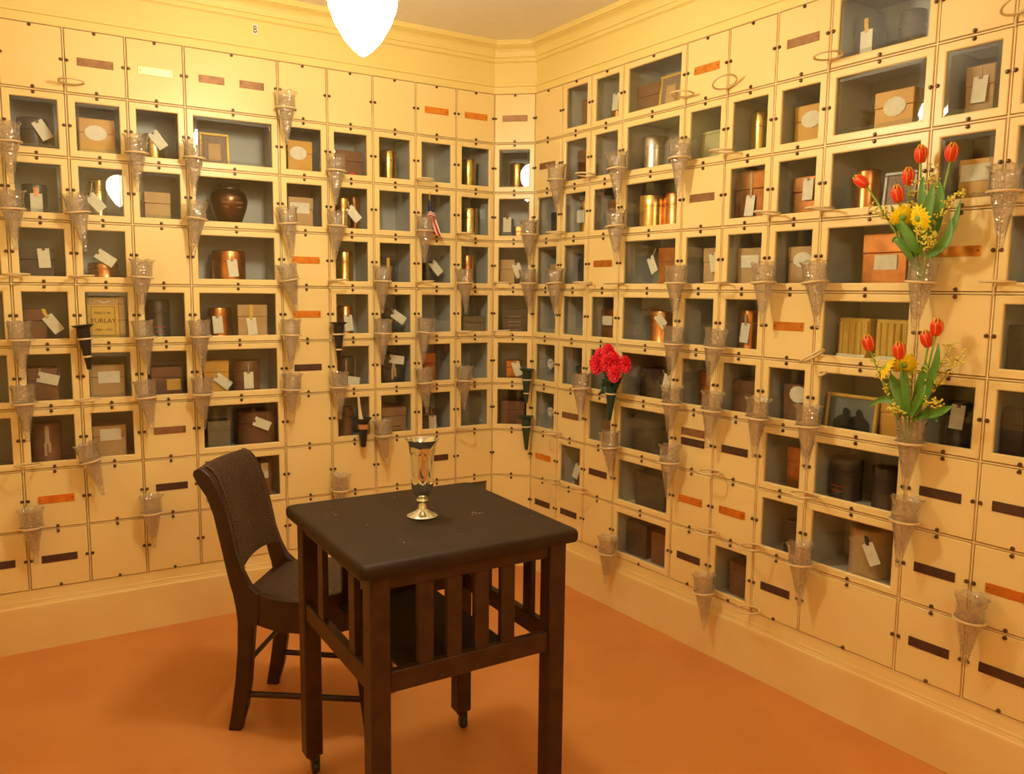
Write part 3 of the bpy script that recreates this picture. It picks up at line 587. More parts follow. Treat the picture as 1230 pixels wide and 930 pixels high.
# ------------------------------------------------------------------ what stands in the niches
def text_mesh(txt, size, mat, ext=.002):
    cu = bpy.data.curves.new('lettering', 'FONT'); cu.body = txt; cu.size = size*S; cu.extrude = ext*S; cu.align_x = 'CENTER'; cu.align_y = 'CENTER'
    o = bpy.data.objects.new('tmp_text', cu); COL.objects.link(o)
    me = bpy.data.meshes.new_from_object(o.evaluated_get(bpy.context.evaluated_depsgraph_get()))
    bpy.data.objects.remove(o); bpy.data.curves.remove(cu)
    me.materials.clear(); me.materials.append(mat); me.name = 'lettering'
    return me
def tag_part(parent, x, z, yf, ang, rib, ztop):
    a = radians(ang); w, h = .17, .31
    mb = MB(); T = Matrix.Translation((x, yf-.03, z)) @ Matrix.Rotation(a, 4, 'Y').inverted() @ Matrix.Rotation(radians(-4), 4, 'X')
    poly = [(-w/2, -h/2), (w/2, -h/2), (w/2, h/2), (.025, h/2), (.025, h/2-.035), (-.025, h/2-.035), (-.025, h/2), (-w/2, h/2)]
    n = len(poly); vs = [(p[0], -.003, p[1]) for p in poly]+[(p[0], .003, p[1]) for p in poly]
    vs = [tuple(T @ Vector(v)) for v in vs]
    mb.add(vs, [tuple(range(n)), tuple(range(n, 2*n))[::-1]]+[(i, n+i, n+(i+1) % n, (i+1) % n) for i in range(n)], PAPER)
    o = mb.build('paper_tag', parent)
    top = T @ Vector((0, 0, h/2-.03))
    m2 = {'yellow': SILK, 'tan': TANRIB, 'copper': COPPER, 'dark': DRIB}.get(rib, TANRIB)
    wd = {'yellow': .028, 'copper': .03, 'tan': .02, 'dark': .03}.get(rib, .008)
    mb = MB(); zt = max(ztop, top.z+.02)
    mb.grid([[(top.x-wd, top.y+.006, top.z), (top.x+wd, top.y+.006, top.z)], [(top.x*.8-wd, yf-.012, (top.z+zt)/2), (top.x*.8+wd, yf-.012, (top.z+zt)/2)], [(top.x*.7-wd, yf-.004, zt), (top.x*.7+wd, yf-.004, zt)]], m2, th=.004)
    mb.build('tag_string' if rib is None else 'ribbon', parent)
for (wall, c, r, kind, mt, xc, w, h, dep, ex) in ITEMS:
    a = SEAM[wall][c]; mat = MATOF[mt]
    M = LT(wall, a+xc, dep, -(r+1)+.0185)
    same = [t for t in inside[(wall, c, r)] if t[3] == kind and t[4] == mt]
    tw = ' with paper tag' if any(e[0] == 'tag' for e in ex) else (' with oval label' if any(e[0] == 'oval' for e in ex) else ' with paper label' if any(e[0] == 'rect' for e in ex) else '')
    base = {'frame': 'small '+MAT_WORD[mt]+' picture frame', 'photo': 'gilt framed photograph of two people', 'book': 'yellow gilt book shaped urn', 'flower': 'white artificial flower'}.get(kind, MAT_WORD[mt]+' '+KIND_WORD[kind])
    side = ''
    if len(same) > 1: side = 'left ' if xc == min(t[5] for t in same) else 'right '
    lab = side+base+tw+', '+rowname(r)+', '+colname(wall, c)
    lab = lab.replace(' of corner wall', ' of corner') if len(lab.split()) > 16 else lab
    cat = {'frame': 'picture frame', 'photo': 'photograph', 'flower': 'flower'}.get(kind, 'urn')
    nm = {'cyl': 'canister_urn', 'box': 'box_urn', 'urn': 'vase_urn', 'frame': 'picture_frame', 'photo': 'framed_photograph', 'book': 'book_urn', 'flower': 'artificial_flower'}[kind]
    root = thing(nm, lab, cat, M, {'cyl': 'canister urns in the niches', 'box': 'box urns in the niches'}.get(kind))
    R_ = w/2; yf = -R_ if kind in ('cyl', 'urn') else 0.
    if kind == 'cyl':
        mb = MB(); hb = h*.70
        mb.lathe([(R_*.97, 0), (R_, .008), (R_, .03), (R_*.985, .035), (R_*.985, hb)], mat, 32); mb.build('body', root)
        mb = MB()
        mb.lathe([(R_*1.0, hb-.012), (R_*1.03, hb-.006), (R_*1.03, hb+.014), (R_*1.0, hb+.02), (R_*1.0, h-.025), (R_*.96, h-.008), (R_*.88, h), (R_*.3, h+.004), (.001, h+.004)], mat, 32); mb.build('lid', root)
    elif kind == 'box':
        D = min(w, .55); hb = h*.66
        if mt == 'ribbed':
            mb = MB(); mb.box(-R_, R_, 0, .22, 0, h, mat, .012); n = 5
            for i in range(n): 
                x = -R_+w*(i+.5)/n; mb.lathe([(w/n*.36, .05), (w/n*.36, h-.05)], mat, 10, c=(x, .0, 0))
            mb.build('body', root)
            mb = MB(); mb.box(-R_*.96, -R_*.86, -.008, 0, .03, h-.03, COPPER); mb.box(R_*.86, R_*.96, -.008, 0, .03, h-.03, COPPER); mb.build('corner_trim', root)
        else:
            mb = MB(); mb.box(-R_, R_, 0, D, 0, hb, mat, .008); mb.build('body', root)
            mb = MB(); mb.box(-R_-.006, R_+.006, -.006, D+.006, hb+.004, h, mat, .01); mb.build('lid', root)
    elif kind == 'urn':
        pr = [(.50, 0), (.52, .02), (.58, .06), (.74, .25), (.92, .45), (1.0, .60), (.99, .68), (.93, .76), (.80, .83), (.66, .865), (.60, .88), (.60, .90), (.66, .93), (.68, .965), (.62, .985), (.30, 1.0), (.001, 1.0)]
        mb = MB(); mb.lathe([(R_*a_, h*z_) for a_, z_ in pr[:11]], BRONZE, 40, capt=False); mb.build('body', root)
        mb = MB(); mb.lathe([(R_*a_, h*z_) for a_, z_ in pr[10:]], GUN, 40, capb=False); mb.build('lid', root)
    elif kind in ('frame', 'photo'):
        fm = MATOF[mt] if kind == 'frame' else GOLD; bw = .05
        T = Matrix.Rotation(radians(-6), 4, 'X')
        mb = MB()
        for bx_ in ((-R_, R_, 0, bw), (-R_, R_, h-bw, h), (-R_, -R_+bw, bw, h-bw), (R_-bw, R_, bw, h-bw)):
            mb.box(bx_[0], bx_[1], -.02, .03, bx_[2], bx_[3], fm, .01, T=T)
        mb.build('frame_border', root)
        mb = MB(); mb.box(-R_+bw, R_-bw, .0, .02, bw, h-bw, PHOTO_BG if kind == 'photo' else (PALEG if mt == 'green' else MAT_DK), T=T)
        if kind == 'photo':
            for px, sc in ((-.06, 1.), (.14, .95)):
                head = [(px+.045*sc*cos(t), h*.56+.06*sc*sin(t)) for t in [2*pi*i/14 for i in range(14)]]
                mb.prism([(x_, z_) for x_, z_ in head], -.004, 0, PHOTO_DK, axis='y')
                mb.prism([(px-.19*sc, bw), (px+.17*sc, bw), (px+.16*sc, h*.33), (px+.09*sc, h*.45), (px+.03*sc, h*.5), (px-.03*sc, h*.5), (px-.10*sc, h*.45), (px-.18*sc, h*.33)], -.004, 0, PHOTO_DK, axis='y')
        elif mt != 'green':
            mb.box(-R_+bw+w*.2, R_-bw-w*.2, -.006, 0, bw+h*.2, h-bw-h*.2, TAN if mt == 'gold' else MAT_DK, T=T)
        mb.build('picture', root)
        mb = MB(); mb.box(-.05, .05, .15, .17, 0, h*.5, fm, T=Matrix.Rotation(radians(6), 4, 'X')); mb.build('easel_back', root)
    elif kind == 'book':
        mb = MB(); mb.box(-R_, R_, 0, .22, 0, h, GOLD, .015); mb.build('body', root)
        mb = MB(); mb.box(R_-.10, R_+.015, -.02, .24, 0, h+.01, TAN, .02)
        for z_ in (.12, .5, .85): mb.box(R_-.105, R_+.02, -.026, .24, h*z_, h*z_+.012, BROWN)
        mb.build('spine', root)
        x0_, x1_, z0_, z1_ = -R_+.06, R_-.15, .13, h*.80; mb = MB()
        for b_ in ((x0_, x1_, z0_, z0_+.008), (x0_, x1_, z1_-.008, z1_), (x0_, x0_+.008, z0_, z1_), (x1_-.008, x1_, z0_, z1_)): mb.box(b_[0], b_[1], -.004, 0, b_[2], b_[3], BROWN)
        mb.box(-R_+.01, x1_+.03, -.002, 0, .01, .10, TAN); mb.box(-R_+.01, x1_+.03, -.002, 0, h*.83, h-.02, TAN)
        mb.tube([(x0_+.05+i*.035, -.006, h*.9+.02*sin(i*1.1)) for i in range(8)], [.004+.008*sin(pi*i/7) for i in range(8)], PAPER, 6)
        mb.tube([(x0_+.08+i*.035, -.006, .055+.015*sin(i*1.1)) for i in range(8)], [.004+.008*sin(pi*i/7) for i in range(8)], PAPER, 6)
        mb.build('cover_border', root)
        xm = (x0_+x1_)/2
        for txt, sz, zz in (('PERCY W.', .058, h*.66), ('TURLAY', .105, h*.49), ('1904 - 1976', .055, h*.30)):
            me = text_mesh(txt, sz, INK); o = link('lettering', me, root); o.matrix_local = Matrix.Translation((xm*S, -.003*S, zz*S)) @ Matrix.Rotation(pi/2, 4, 'X')
    elif kind == 'flower':
        mb = MB(); mb.tube([(0, .1, 0), (.02, .05, h*.4), (0, .02, h*.8)], .012, LEAFD, 6); mb.build('stem', root)
        mb = MB()
        for k in range(9):
            a_ = 2*pi*k/9; T = Matrix.Translation((0, 0, h*.82)) @ Matrix.Rotation(a_, 4, 'Y') @ Matrix.Rotation(radians(25), 4, 'X')
            mb.lathe([(.004, 0), (.03, .05), (.035, .09), (.004, .13)], WHITEF, 6, T=T)
        mb.build('bloom', root)
    if kind == 'urn' or ('redtext',) in ex or mt == 'card':      # small worn lettering lines, unreadable at this size
        rn = random.Random(int(xc*1000)); mb = MB(); ink = WORN if kind == 'urn' else INK if mt == 'card' else TAN if kind == 'box' else REDINK
        cols = ((-.52, -.12), (.16, .56)) if kind == 'urn' else ((-.5, .5),)
        for li, zz in enumerate((.56, .46) if kind == 'urn' else (.34, .22) if kind == 'cyl' else (.24, .12) if mt == 'card' else (.66, .5, .36, .2)):
            for ca, cb in cols:
                sh = .12*li if li and kind != 'box' else 0; x_ = (ca+sh)*R_
                while x_ < (cb-sh)*R_:
                    lw_ = rn.uniform(.008, .016); rr_ = R_*(1. if kind == 'cyl' else .985 if li == 0 else .93)
                    y_ = -sqrt(max(rr_*rr_-x_*x_, 0))-.004 if kind != 'box' else -.007
                    zo = .02*cos(x_/R_*2.2) if kind == 'box' and li == 0 else 0
                    mb.box(x_, x_+lw_, y_-.003, y_+.006, h*zz+zo, h*zz+zo+.024, ink); x_ += lw_+.010
        mb.build('worn_lettering', root)['kind'] = 'stuff'
    for e in ex:
        if e[0] == 'tag': tag_part(root, e[1], e[2], yf, e[3], e[4] if len(e) > 4 else None, h if kind != 'cyl' else h*.9)
        elif e[0] in ('oval', 'rect'):
            x, z, pw, ph = e[1:5]; mb = MB(); z = min(z, h-ph/2-.01)
            if kind == 'cyl' or mt == 'ribbed': pass
            if e[0] == 'oval':
                poly = [(x+pw/2*cos(t)*(1+.035*cos(12*t)), z+ph/2*sin(t)*(1+.035*cos(12*t))) for t in [2*pi*i/48 for i in range(48)]]
                mb.prism(poly, -.012, -.006, PAPER, axis='y')
            else:
                y_ = -.075 if mt == 'ribbed' else (-R_-.012 if kind == 'cyl' else -.012)
                mb.box(x-pw/2, x+pw/2, y_, y_+.006, z-ph/2, z+ph/2, PAPER)
            mb.build('paper_label', root)
        elif e[0] == 'ribbon':
            mb = MB(); m2 = SILK if e[1] == 'yellow' else TANRIB; z_ = h*.62
            mb.box(-.03, .03, yf-.016, yf-.006, h*.5, h*.95, m2); 
            mb.box(-.05, -.01, yf-.02, yf-.01, h*.22, h*.55, m2, T=Matrix.Rotation(0, 4, 'Y')); mb.box(.01, .05, yf-.022, yf-.012, h*.3, h*.55, m2)
            mb.build('ribbon', root)
        elif e[0] == 'rectamber':
            mb = MB(); mb.box(-.02, .22, -.03, -.002, .14, .34, ORANGE, .03); mb.build('amber_plaque', root)

# B card on the frieze, red bow in a niche
mb = MB(); mb.box(-.05, .05, -.008, 0, -.09, .09, PAPER, .002)
root = thing('letter_sign', 'small white card lettered B on the frieze above the left wall', 'sign', LT('L', -4.82, -.013, .454))
mb.build('card', root)
o = link('lettering', text_mesh('B', .17, INK), root); o.matrix_local = Matrix.Translation((0, -.0085*S, 0)) @ Matrix.Rotation(pi/2, 4, 'X') @ Matrix.Diagonal((.75, 1, 1, 1))
root = thing('silk_bow', 'red folded silk bow in second row niche, fourth column left of corner wall', 'bow', LT('L', -3.554+.62, .2, -1.98))
mb = MB(); mb.grid([[(-.12+.24*i/6, -.03*sin(i*1.3), .02+.16*j/3*(1-.5*abs(i/6-.2))) for j in range(4)] for i in range(7)], RED, th=.01); mb.build('bow_loop', root)
mb = MB(); mb.grid([[(-.10+.1*i/3, -.05-.02*sin(i*2), .0+.10*j/3) for j in range(4)] for i in range(4)], RED, th=.01); mb.build('bow_tail', root)

# ------------------------------------------------------------------ wire rings and cone vases
def ring_meshes():
    mb = MB(); R0 = .178; n = 28
    mb.tube([(R0*cos(2*pi*k/n), R0*sin(2*pi*k/n), 0) for k in range(n)], .0155, WIRE, 8, closed=True)
    ring = mb.mesh('wire_ring')
    out = []
    for dx in (.08, .13):
        mb = MB(); mb.tube([(dx*.75, -.25+R0, 0), (dx*.5, -.07, -.004), (dx*.15, -.05, -.03), (0, -.04, -.08), (0, -.034, -.11)], .014, WIRE, 8)
        mb.box(-.014, .014, -.044, -.022, -.16, -.06, WIRE, .004); out.append(mb.mesh('bracket'))
    return ring, out
RINGM, BRKM = ring_meshes(); RP = .25; RDX = {'L': .08, 'R': .13}
def vase_meshes():
    n = 48
    # profile from tip (z = -.60) to rim (z = +.28)
    pr = [(.002, -.625), (.028, -.618), (.034, -.595), (.030, -.575), (.034, -.55), (.055, -.44), (.085, -.28), (.120, -.12), (.146, -.01), (.163, .02), (.162, .10), (.167, .20), (.180, .255), (.203, .285)]
    inn = [(.196, .283), (.173, .252), (.158, .20), (.153, .10), (.137, -.01), (.110, -.12), (.074, -.28), (.045, -.42), (.002, -.47)]
    prof = pr+inn; mb = MB(); vs = []
    for i, (r_, z_) in enumerate(prof):
        for k in range(n):
            a_ = 2*pi*k/n
            rr = r_*(1+(.035*cos(a_*12) if -.55 < z_ < .05 else 0)); zz = z_
            if z_ > .24: rr = r_*(1+.03*cos(a_*8)); zz = z_+.012*cos(a_*8)
            vs.append((rr*cos(a_), rr*sin(a_), zz))
    fs = [(i*n+k, i*n+(k+1) % n, (i+1)*n+(k+1) % n, (i+1)*n+k) for i in range(len(prof)-1) for k in range(n)]
    mb.add(vs, fs, VGLASS, True)
    me = mb.mesh('cone_vase'); return me
VASEM = vase_meshes()
def cone_mesh(mat):
    mb = MB()
    mb.lathe([(.001, -.50), (.030, -.50), (.034, -.49), (.070, -.18), (.094, -.01), (.098, .13), (.105, .17), (.165, .215), (.168, .222), (.160, .222), (.095, .18), (.05, -.1), (.001, -.4)], mat, 28)
    return mb.mesh('cone_vase')
def wallword(w): return 'left wall' if w == 'L' else 'right wall'
def seamword(w, s):
    if w == 'L': return 'left edge of corner wall' if s == 9 else ORD[9-s]+' seam left of corner wall'
    return 'right edge of corner wall' if s == 0 else ORD[s]+' seam right of corner wall'
VROOT = {}
for (wall, x, line, s, kind, tilt, extra) in HOLD:
    z = -line+.13
    sw = seamword(wall, s); lw = 'level '+ORD[line]
    dbl = kind.endswith('2'); empty_ = kind.startswith('ring')
    lab = 'cream wire vase ring, %s, at %s row line, %s' % ('empty' if empty_ else 'holding vase', ORD[line], sw)
    ext = .35; sc = 1.
    M = LT(wall, x, 0, z)
    root = thing('vase_ring', lab, 'vase holder', M, 'wire vase rings screwed to the niche walls')
    dx = RDX[wall]; C0 = Matrix.Translation((dx*S, -RP*S, 0)); hinge = Matrix.Translation((dx*S, -.1*S, 0)); hi_ = Matrix.Translation((0, -(RP-.1)*S, 0))
    if kind == 'ringtilt': Tm = hinge @ Matrix.Rotation(radians(-22), 4, 'Y') @ Matrix.Rotation(radians(-6), 4, 'X') @ hi_
    elif kind == 'ringtilt2': Tm = hinge @ Matrix.Rotation(radians(-32), 4, 'Y') @ Matrix.Rotation(radians(8), 4, 'X') @ hi_
    elif empty_: Tm = hinge @ Matrix.Rotation(radians(random.uniform(-4, 4)), 4, 'Y') @ Matrix.Rotation(radians(random.uniform(-4, 2)), 4, 'X') @ hi_
    else: Tm = C0 @ Matrix.Rotation(radians(tilt), 4, 'Y').inverted()
    o = link('wire_ring', RINGM, root); o.matrix_local = Tm
    if kind in ('black2', 'green2', 'green'):
        k_ = .60; o.matrix_local = Tm @ Matrix.Diagonal((k_, k_, 1, 1))
    o = link('bracket', BRKM[wall == 'R'], root)
    if dbl:
        o = link('wire_ring', RINGM, root); o.matrix_local = Tm @ Matrix.Translation((0, 0, -.29*S)) @ Matrix.Diagonal((.34, .34, 1, 1))
    if empty_: continue
    Mv = LT(wall, x+dx, -RP, z) @ Matrix.Rotation(radians(tilt), 4, 'Y').inverted()
    if kind == 'vase':
        rn = random.Random(line*31+s*7); Mv = Mv @ Matrix.Rotation(radians(rn.uniform(-4, 3)), 4, 'X') @ Matrix.Rotation(rn.uniform(0, 6), 4, 'Z')
        lean = 'leaning ' if abs(tilt) > 6 else ''
        hold = {'flag': 'holding small flag', 'bouquet1': 'holding upper tulip bouquet', 'bouquet2': 'holding lower tulip bouquet'}.get(extra, 'empty')
        lab = '%sclear glass cone vase, %s, at %s row line, %s' % (lean, hold, ORD[line], sw)
        v_ = link('cone_vase', VASEM); v_.matrix_world = Mv; tag(v_, lab.replace('seam left of corner wall', 'seam left of corner').replace('seam right of corner wall', 'seam right of corner'), 'vase', 'glass cone vases in wall rings')
    else:
        m_ = BLACKM if kind == 'black2' else GREENM; cw = 'black' if kind == 'black2' else 'dark green'
        Mv = LT(wall, x+dx, -RP, z) @ Matrix.Rotation(radians(tilt), 4, 'Y').inverted()
        v_ = link('cone_vase', cached(cw, lambda: cone_mesh(m_))); v_.matrix_world = Mv
        tag(v_, '%s metal cone vase%s on wire ring at %s row line, %s' % (cw, ' of red carnations' if extra else '', ORD[line], 'right of corner' if wall == 'R' else ORD[9-s]+' seam left of corner'), 'vase')
    VROOT[wall, s, line] = v_

# black cone hung from a strap between two rings on the left wall
root = thing('cone_vase', 'black flared cone vase hung on a yellowed strap over a left wall niche', 'vase', LT('L', -3.0, -.22, -6.66))
mb = MB(); mb.lathe([(.001, -.42), (.045, -.42), (.055, -.40), (.09, -.08), (.10, .06), (.165, .14), (.175, .15), (.168, .153), (.09, .08), (.04, -.1), (.001, -.3)], BLACKM, 30); mb.build('cone', root)
mb = MB(); mb.lathe([(.094, -.06), (.102, -.06), (.108, .03), (.100, .03)], COPRING, 30); mb.build('copper_band', root)
mb = MB(); mb.grid([[(-.045, .185, .62), (-.005, .185, .62)], [(-.035, .178, .40), (.015, .178, .40)], [(-.035, .15, .2), (.035, .15, .2)], [(-.045, .10, .10), (.045, .10, .10)]], WIRE, th=.008); mb.build('strap', root)

# ------------------------------------------------------------------ flag
root = thing('small_flag', 'small striped flag with starry navy corner drooping from a glass vase', 'flag', LT('L', -1.693, -.25, -2.87))
mb = MB(); mb.tube([(.0, .0, -.35), (.045, -.01, .2), (.105, -.02, .72)], .009, TAN, 8); mb.build('pole', root)
mb = MB(); mb.lathe([(.001, .0), (.016, .012), (.016, .03), (.001, .055)], GOLD, 8, c=(.105, -.02, .72)); mb.build('finial', root)
def ribbon_grid(mb, rows, colours):
    """rows of points; colours(i, j) gives each cell its cloth colour"""
    n, m = len(rows), len(rows[0]); o = len(mb.v)
    for sk in (0, .006): mb.v += [(p[0], p[1]+sk, p[2]) for r_ in rows for p in r_]
    for i in range(n-1):
        for j in range(m-1):
            k = mb.mi(colours(i, j))
            for q in ((i*m+j, (i+1)*m+j, (i+1)*m+j+1, i*m+j+1),): 
                mb.f += [tuple(t+o for t in q), tuple(t+o+n*m for t in q[::-1])]; mb.m += [k, k]; mb.smooth += [True, True]
mb = MB()
def spine(t): return (.085+.13*t*t+.04*t, .60-.68*t)
rows = []
NR, NC = 34, 28
for i in range(NR+1):
    t = i/NR; cx, cz = spine(t); hw_ = .035+.055*min(1, t*2.2)+.07*max(0, t-.45); rw = []
    for j in range(NC+1):
        s_ = j/NC*2-1; a_ = .5*max(0, t-.3)*1.4
        x = cx+s_*hw_; z = cz-.05*s_*s_*(1 if t < .5 else .3)-.07*s_*max(0, t-.3); y = -.05-.035*cos(s_*7+t*2)*(.3+t)
        rw.append((x, y, z))
    rows.append(rw)
def fcol(i, j):
    t = i/NR
    if t < .30: return FWHT if (i % 3 == 1 and (j+i) % 5 == 0 and j > 8) else FBLU
    if t < .52: return FWHT if int((t-.30)/.037) % 2 == 0 else FRED
    return FRED if (j//3) % 2 == 0 else FWHT
ribbon_grid(mb, rows, fcol)
mb.build('cloth', root)

# ------------------------------------------------------------------ flowers
WR = FR['R']
def W3(p): return Vector(p)
def bezier(a, b, c, n=10):
    a, b, c = Vector(a), Vector(b), Vector(c); m = 2*b-(a+c)/2
    return [(a*(1-t)**2+m*2*t*(1-t)+c*t*t) for t in [i/n for i in range(n+1)]]
def tulip(p, rim, lab):
    root = thing('tulip', lab, 'flower', LT('R', *p[:3]), 'tulips in the wall vases')
    a = radians(p[3]) if len(p) > 3 else 0
    T = Matrix.Rotation(a, 4, 'Y') @ Matrix.Rotation(radians(12), 4, 'X')
    mb = MB(); ed = []
    for k in range(6):
        inner = k % 2; rot = Matrix.Rotation(k*pi/3+.3, 4, 'Z'); rows = []
        for i in range(9):
            t = i/8; zz = -.085+.185*t; rad_ = (.066 if not inner else .058)*sin(pi*(.16+.66*t))**.8*(1 if t < .75 else 1-.55*(t-.75)/.25)
            wd = .62*sin(pi*min(1, .12+.80*t))**.7*(1-.0*t); rw = []
            if t > .8: wd *= (1-t)/.2*.85+.08
            for j in range(7):
                s_ = (j/6-.5)*2; an = s_*wd
                rw.append(tuple(T @ (rot @ Vector((1.1*rad_*cos(an), 1.1*rad_*sin(an), 1.15*(zz-.008*abs(s_)))))))
                ed.append(max(abs(s_)**2*.9, (t-.55)*1.9*(1-abs(s_)*.2) if t > .55 else 0)*(.6+.4*t))
            rows.append(rw)
        mb.grid(rows, TULIP, True, th=.004); ed += ed[-63:]
    me = mb.mesh('bloom'); at = me.attributes.new('edge', 'FLOAT', 'POINT')
    for i, v_ in enumerate(ed[:len(me.vertices)]): at.data[i].value = v_
    link('bloom', me, root)
    r0 = Vector(rim)-Vector(p[:3]); r0.z -= .35
    b0 = T @ Vector((0, 0, -.08)); d_ = T @ Vector((0, 0, -.25))
    mid = (b0+r0)/2+(d_*.35 if abs(a) > .3 else d_*.1); mid.x -= 0
    mb = MB(); mb.tube(bezier(b0, mid, r0+Vector((0, 0, .0)), 12), [.013+.004*i/12 for i in range(13)], STEMM, 8); mb.build('stem', root)
def leaf(pts, lab, mat=LEAFM, wd=.052):
    P3 = [Vector(p) for p in bezier(pts[0], pts[1], pts[2], 12)]; o0 = P3[0]
    root = LT('R', *o0); mb = MB(); rows = []
    for i, q in enumerate(P3):
        t = i/12; w_ = wd*(sin(pi*min(1, .08+.92*t))**.75)*(1.1-.3*t)+.002
        tg = (P3[min(i+1, 12)]-P3[max(i-1, 0)]).normalized(); sd = tg.cross(Vector((.25, -1, .1))).normalized()
        nn = sd.cross(tg)
        rows.append([tuple(q-o0+sd*w_*s_+nn*(-.35*w_*(1-s_*s_))) for s_ in (-1, -.5, 0, .5, 1)])
    mb.grid(rows, mat, True, th=.005); o = mb.build('tulip_leaf'); o.matrix_world = root; tag(o, lab, 'leaf', 'tulip leaves in the wall vases')
def sprig(pts, lab, seed):
    rn = random.Random(seed); P3 = bezier(pts[0], pts[1], pts[2], 10); o0 = P3[0]
    root = thing('goldenrod_sprig', lab, 'flower', LT('R', *o0), 'yellow filler sprigs in the wall vases')
    mb = MB(); mb.tube([q-o0 for q in P3], [.006-.0004*i for i in range(11)], TWIG, 5); bl = MB()
    for i in range(3, 11):
        for k in range(3):
            q = P3[i]-o0; d_ = Vector((rn.uniform(-1, 1), rn.uniform(-.8, .4), rn.uniform(-.2, 1))).normalized()*rn.uniform(.04, .12)
            mb.tube([q, q+d_*.6, q+d_], .003, TWIG, 4)
            for j in range(3):
                c_ = q+d_*(.5+.25*j)+Vector((rn.uniform(-.012, .012),)*3); r_ = rn.uniform(.009, .016)
                bl.lathe([(.001, -r_), (r_, -r_*.3), (r_, r_*.4), (.001, r_)], YSP, 6, c=tuple(c_))
    mb.build('twig', root); bl.build('florets', root)['kind'] = 'stuff'
def daisy(p, rim, lab, face):
    root = thing('yellow_daisy', lab, 'flower', LT('R', *p), 'yellow daisies in the wall vases')
    T = Matrix.Rotation(face[0], 4, 'Z') @ Matrix.Rotation(face[1], 4, 'X')
    mb = MB()
    for layer in range(3):
        n_ = 16
        for k in range(n_):
            a_ = 2*pi*(k+.4*layer)/n_; L_ = (.145-.025*layer)*(1+.08*sin(k*5)); rows = []
            for i in range(5):
                t = i/4; w_ = .022*sin(pi*(.15+.75*t))
                rows.append([tuple(T @ Vector((cos(a_)*(.02+L_*t)-sin(a_)*w_*s_, -.012*layer-.03*t*(1-t)*2+.012*t*t-.004*(s_*s_), sin(a_)*(.02+L_*t)+cos(a_)*w_*s_))) for s_ in (-1, 0, 1)])
            mb.grid(rows, YEL, True, th=.003)
    mb.build('petals', root)
    mb = MB(); mb.lathe([(.045, 0), (.045, .015), (.03, .03), (.001, .034)], STEMM, 14, T=T @ Matrix.Translation((0, -.02, 0)) @ Matrix.Rotation(pi/2, 4, 'X')); mb.build('flower_centre', root)
    r0 = Vector(rim)-Vector(p); r0.z -= .3
    mb = MB(); mb.tube(bezier((0, .02, 0), r0*.5+Vector((0, .05, .08)), r0, 8), .011, STEMM, 7); mb.build('stem', root)
posw = {'b1': 'upper', 'b2': 'lower'}
TL = {'b1': ['far left leaning tulip', 'low front tulip left of the daisy', 'short tulip above the daisy', 'tall middle tulip', 'tallest tulip at the right'],
      'b2': ['left tulip beside gold box', 'front tulip above the daisy', 'lower one of the pair of right tulips', 'topmost of the pair of right tulips']}
LL = ['outermost left leaf', 'second leaf from left', 'small left folded leaf', 'upright middle leaf', 'long right leaf', 'upright back leaf', 'narrow central leaf', 'broad front right leaf']
L2 = ['drooping leftmost leaf', 'tall central leaf', 'tall right leaf', 'left upright leaf', 'narrow leaf behind the daisy', 'low right spreading leaf', 'front middle leaf', 'inner right leaf']
SL = ['right spreading sprig', 'middle upright sprig', 'left spreading sprig', 'short front sprig', 'tall back sprig', 'small front right sprig', 'inner sprig']
for bk in ('b1', 'b2'):
    q = BQ[bk]; rim = q['rim']; pw = posw[bk]
    for i, t_ in enumerate(q['tul']): tulip(t_, rim, 'red and yellow %s of the %s bouquet' % (TL[bk][i], pw))
    for i, t_ in enumerate(q['leaf']): leaf(t_, 'green %s of the %s tulip bouquet' % ((LL if bk == 'b1' else L2)[i], pw), wd=.062 if i % 2 else .05)
    for i, t_ in enumerate(q['sprig']): sprig(t_, 'yellow %s in the %s tulip bouquet' % (SL[i], pw), i+len(bk)*50+(9 if bk == 'b2' else 0))
    for i, t_ in enumerate(q['daisy']): daisy(t_, rim, 'bright yellow %s daisy of the %s bouquet' % (('front', 'rear')[i], pw), ((-.35, .35) if (bk, i) == ('b1', 0) else (-.9, -.5) if bk == 'b2' and i == 0 else (.5, .6)))
    p = q['button']; root = thing('yellow_daisy', 'tiny yellow %s flower bud low in the %s bouquet' % ('round' if bk == 'b1' else 'closed', pw), 'flower', LT('R', *p))
    mb = MB(); mb.lathe([(.001, -.03), (.028, -.015), (.032, .01), (.02, .03), (.001, .034)], YEL, 10, T=Matrix.Rotation(.6, 4, 'X')); mb.build('bud', root)
    r0 = Vector(rim)-Vector(p); r0.z -= .2
    mb = MB(); mb.tube([(0, 0, -.02), tuple(r0*.5), tuple(r0)], .007, STEMM, 6); mb.build('stem', root)
    # leafy twig at the right of the lower bouquet
root = thing('leafy_twig', 'thin leafy green twig reaching right from the lower tulip bouquet', 'twig', LT('R', *BQ['b2']['rim']))
mb = MB(); tp = [Vector((.03+.32*i/8, -.05-.05*i/8, .0+.10*sin(i/8*2.2))) for i in range(9)]; mb.tube(tp, .006, LEAFM, 5); mb.build('stem', root)
for i in range(2, 9):
    for sg in (-1, 1):
        mb = MB(); c_ = tp[i]; d_ = Vector((.06, -.02, .055*sg))
        rows = [[tuple(c_+d_*t+Vector((-.0, -.008, 0))*0+Vector((-d_.z, 0, d_.x)).normalized()*.022*sin(pi*min(1, t+.02))*s_) for s_ in (-1, 0, 1)] for t in (0, .25, .5, .75, 1)]
        mb.grid(rows, LEAFM, True, th=.003); mb.build('leaf', root)
CR = BQ['crim']
cn = ['left big', 'top', 'upper left', 'upper right', 'middle', 'far right', 'lowest front']
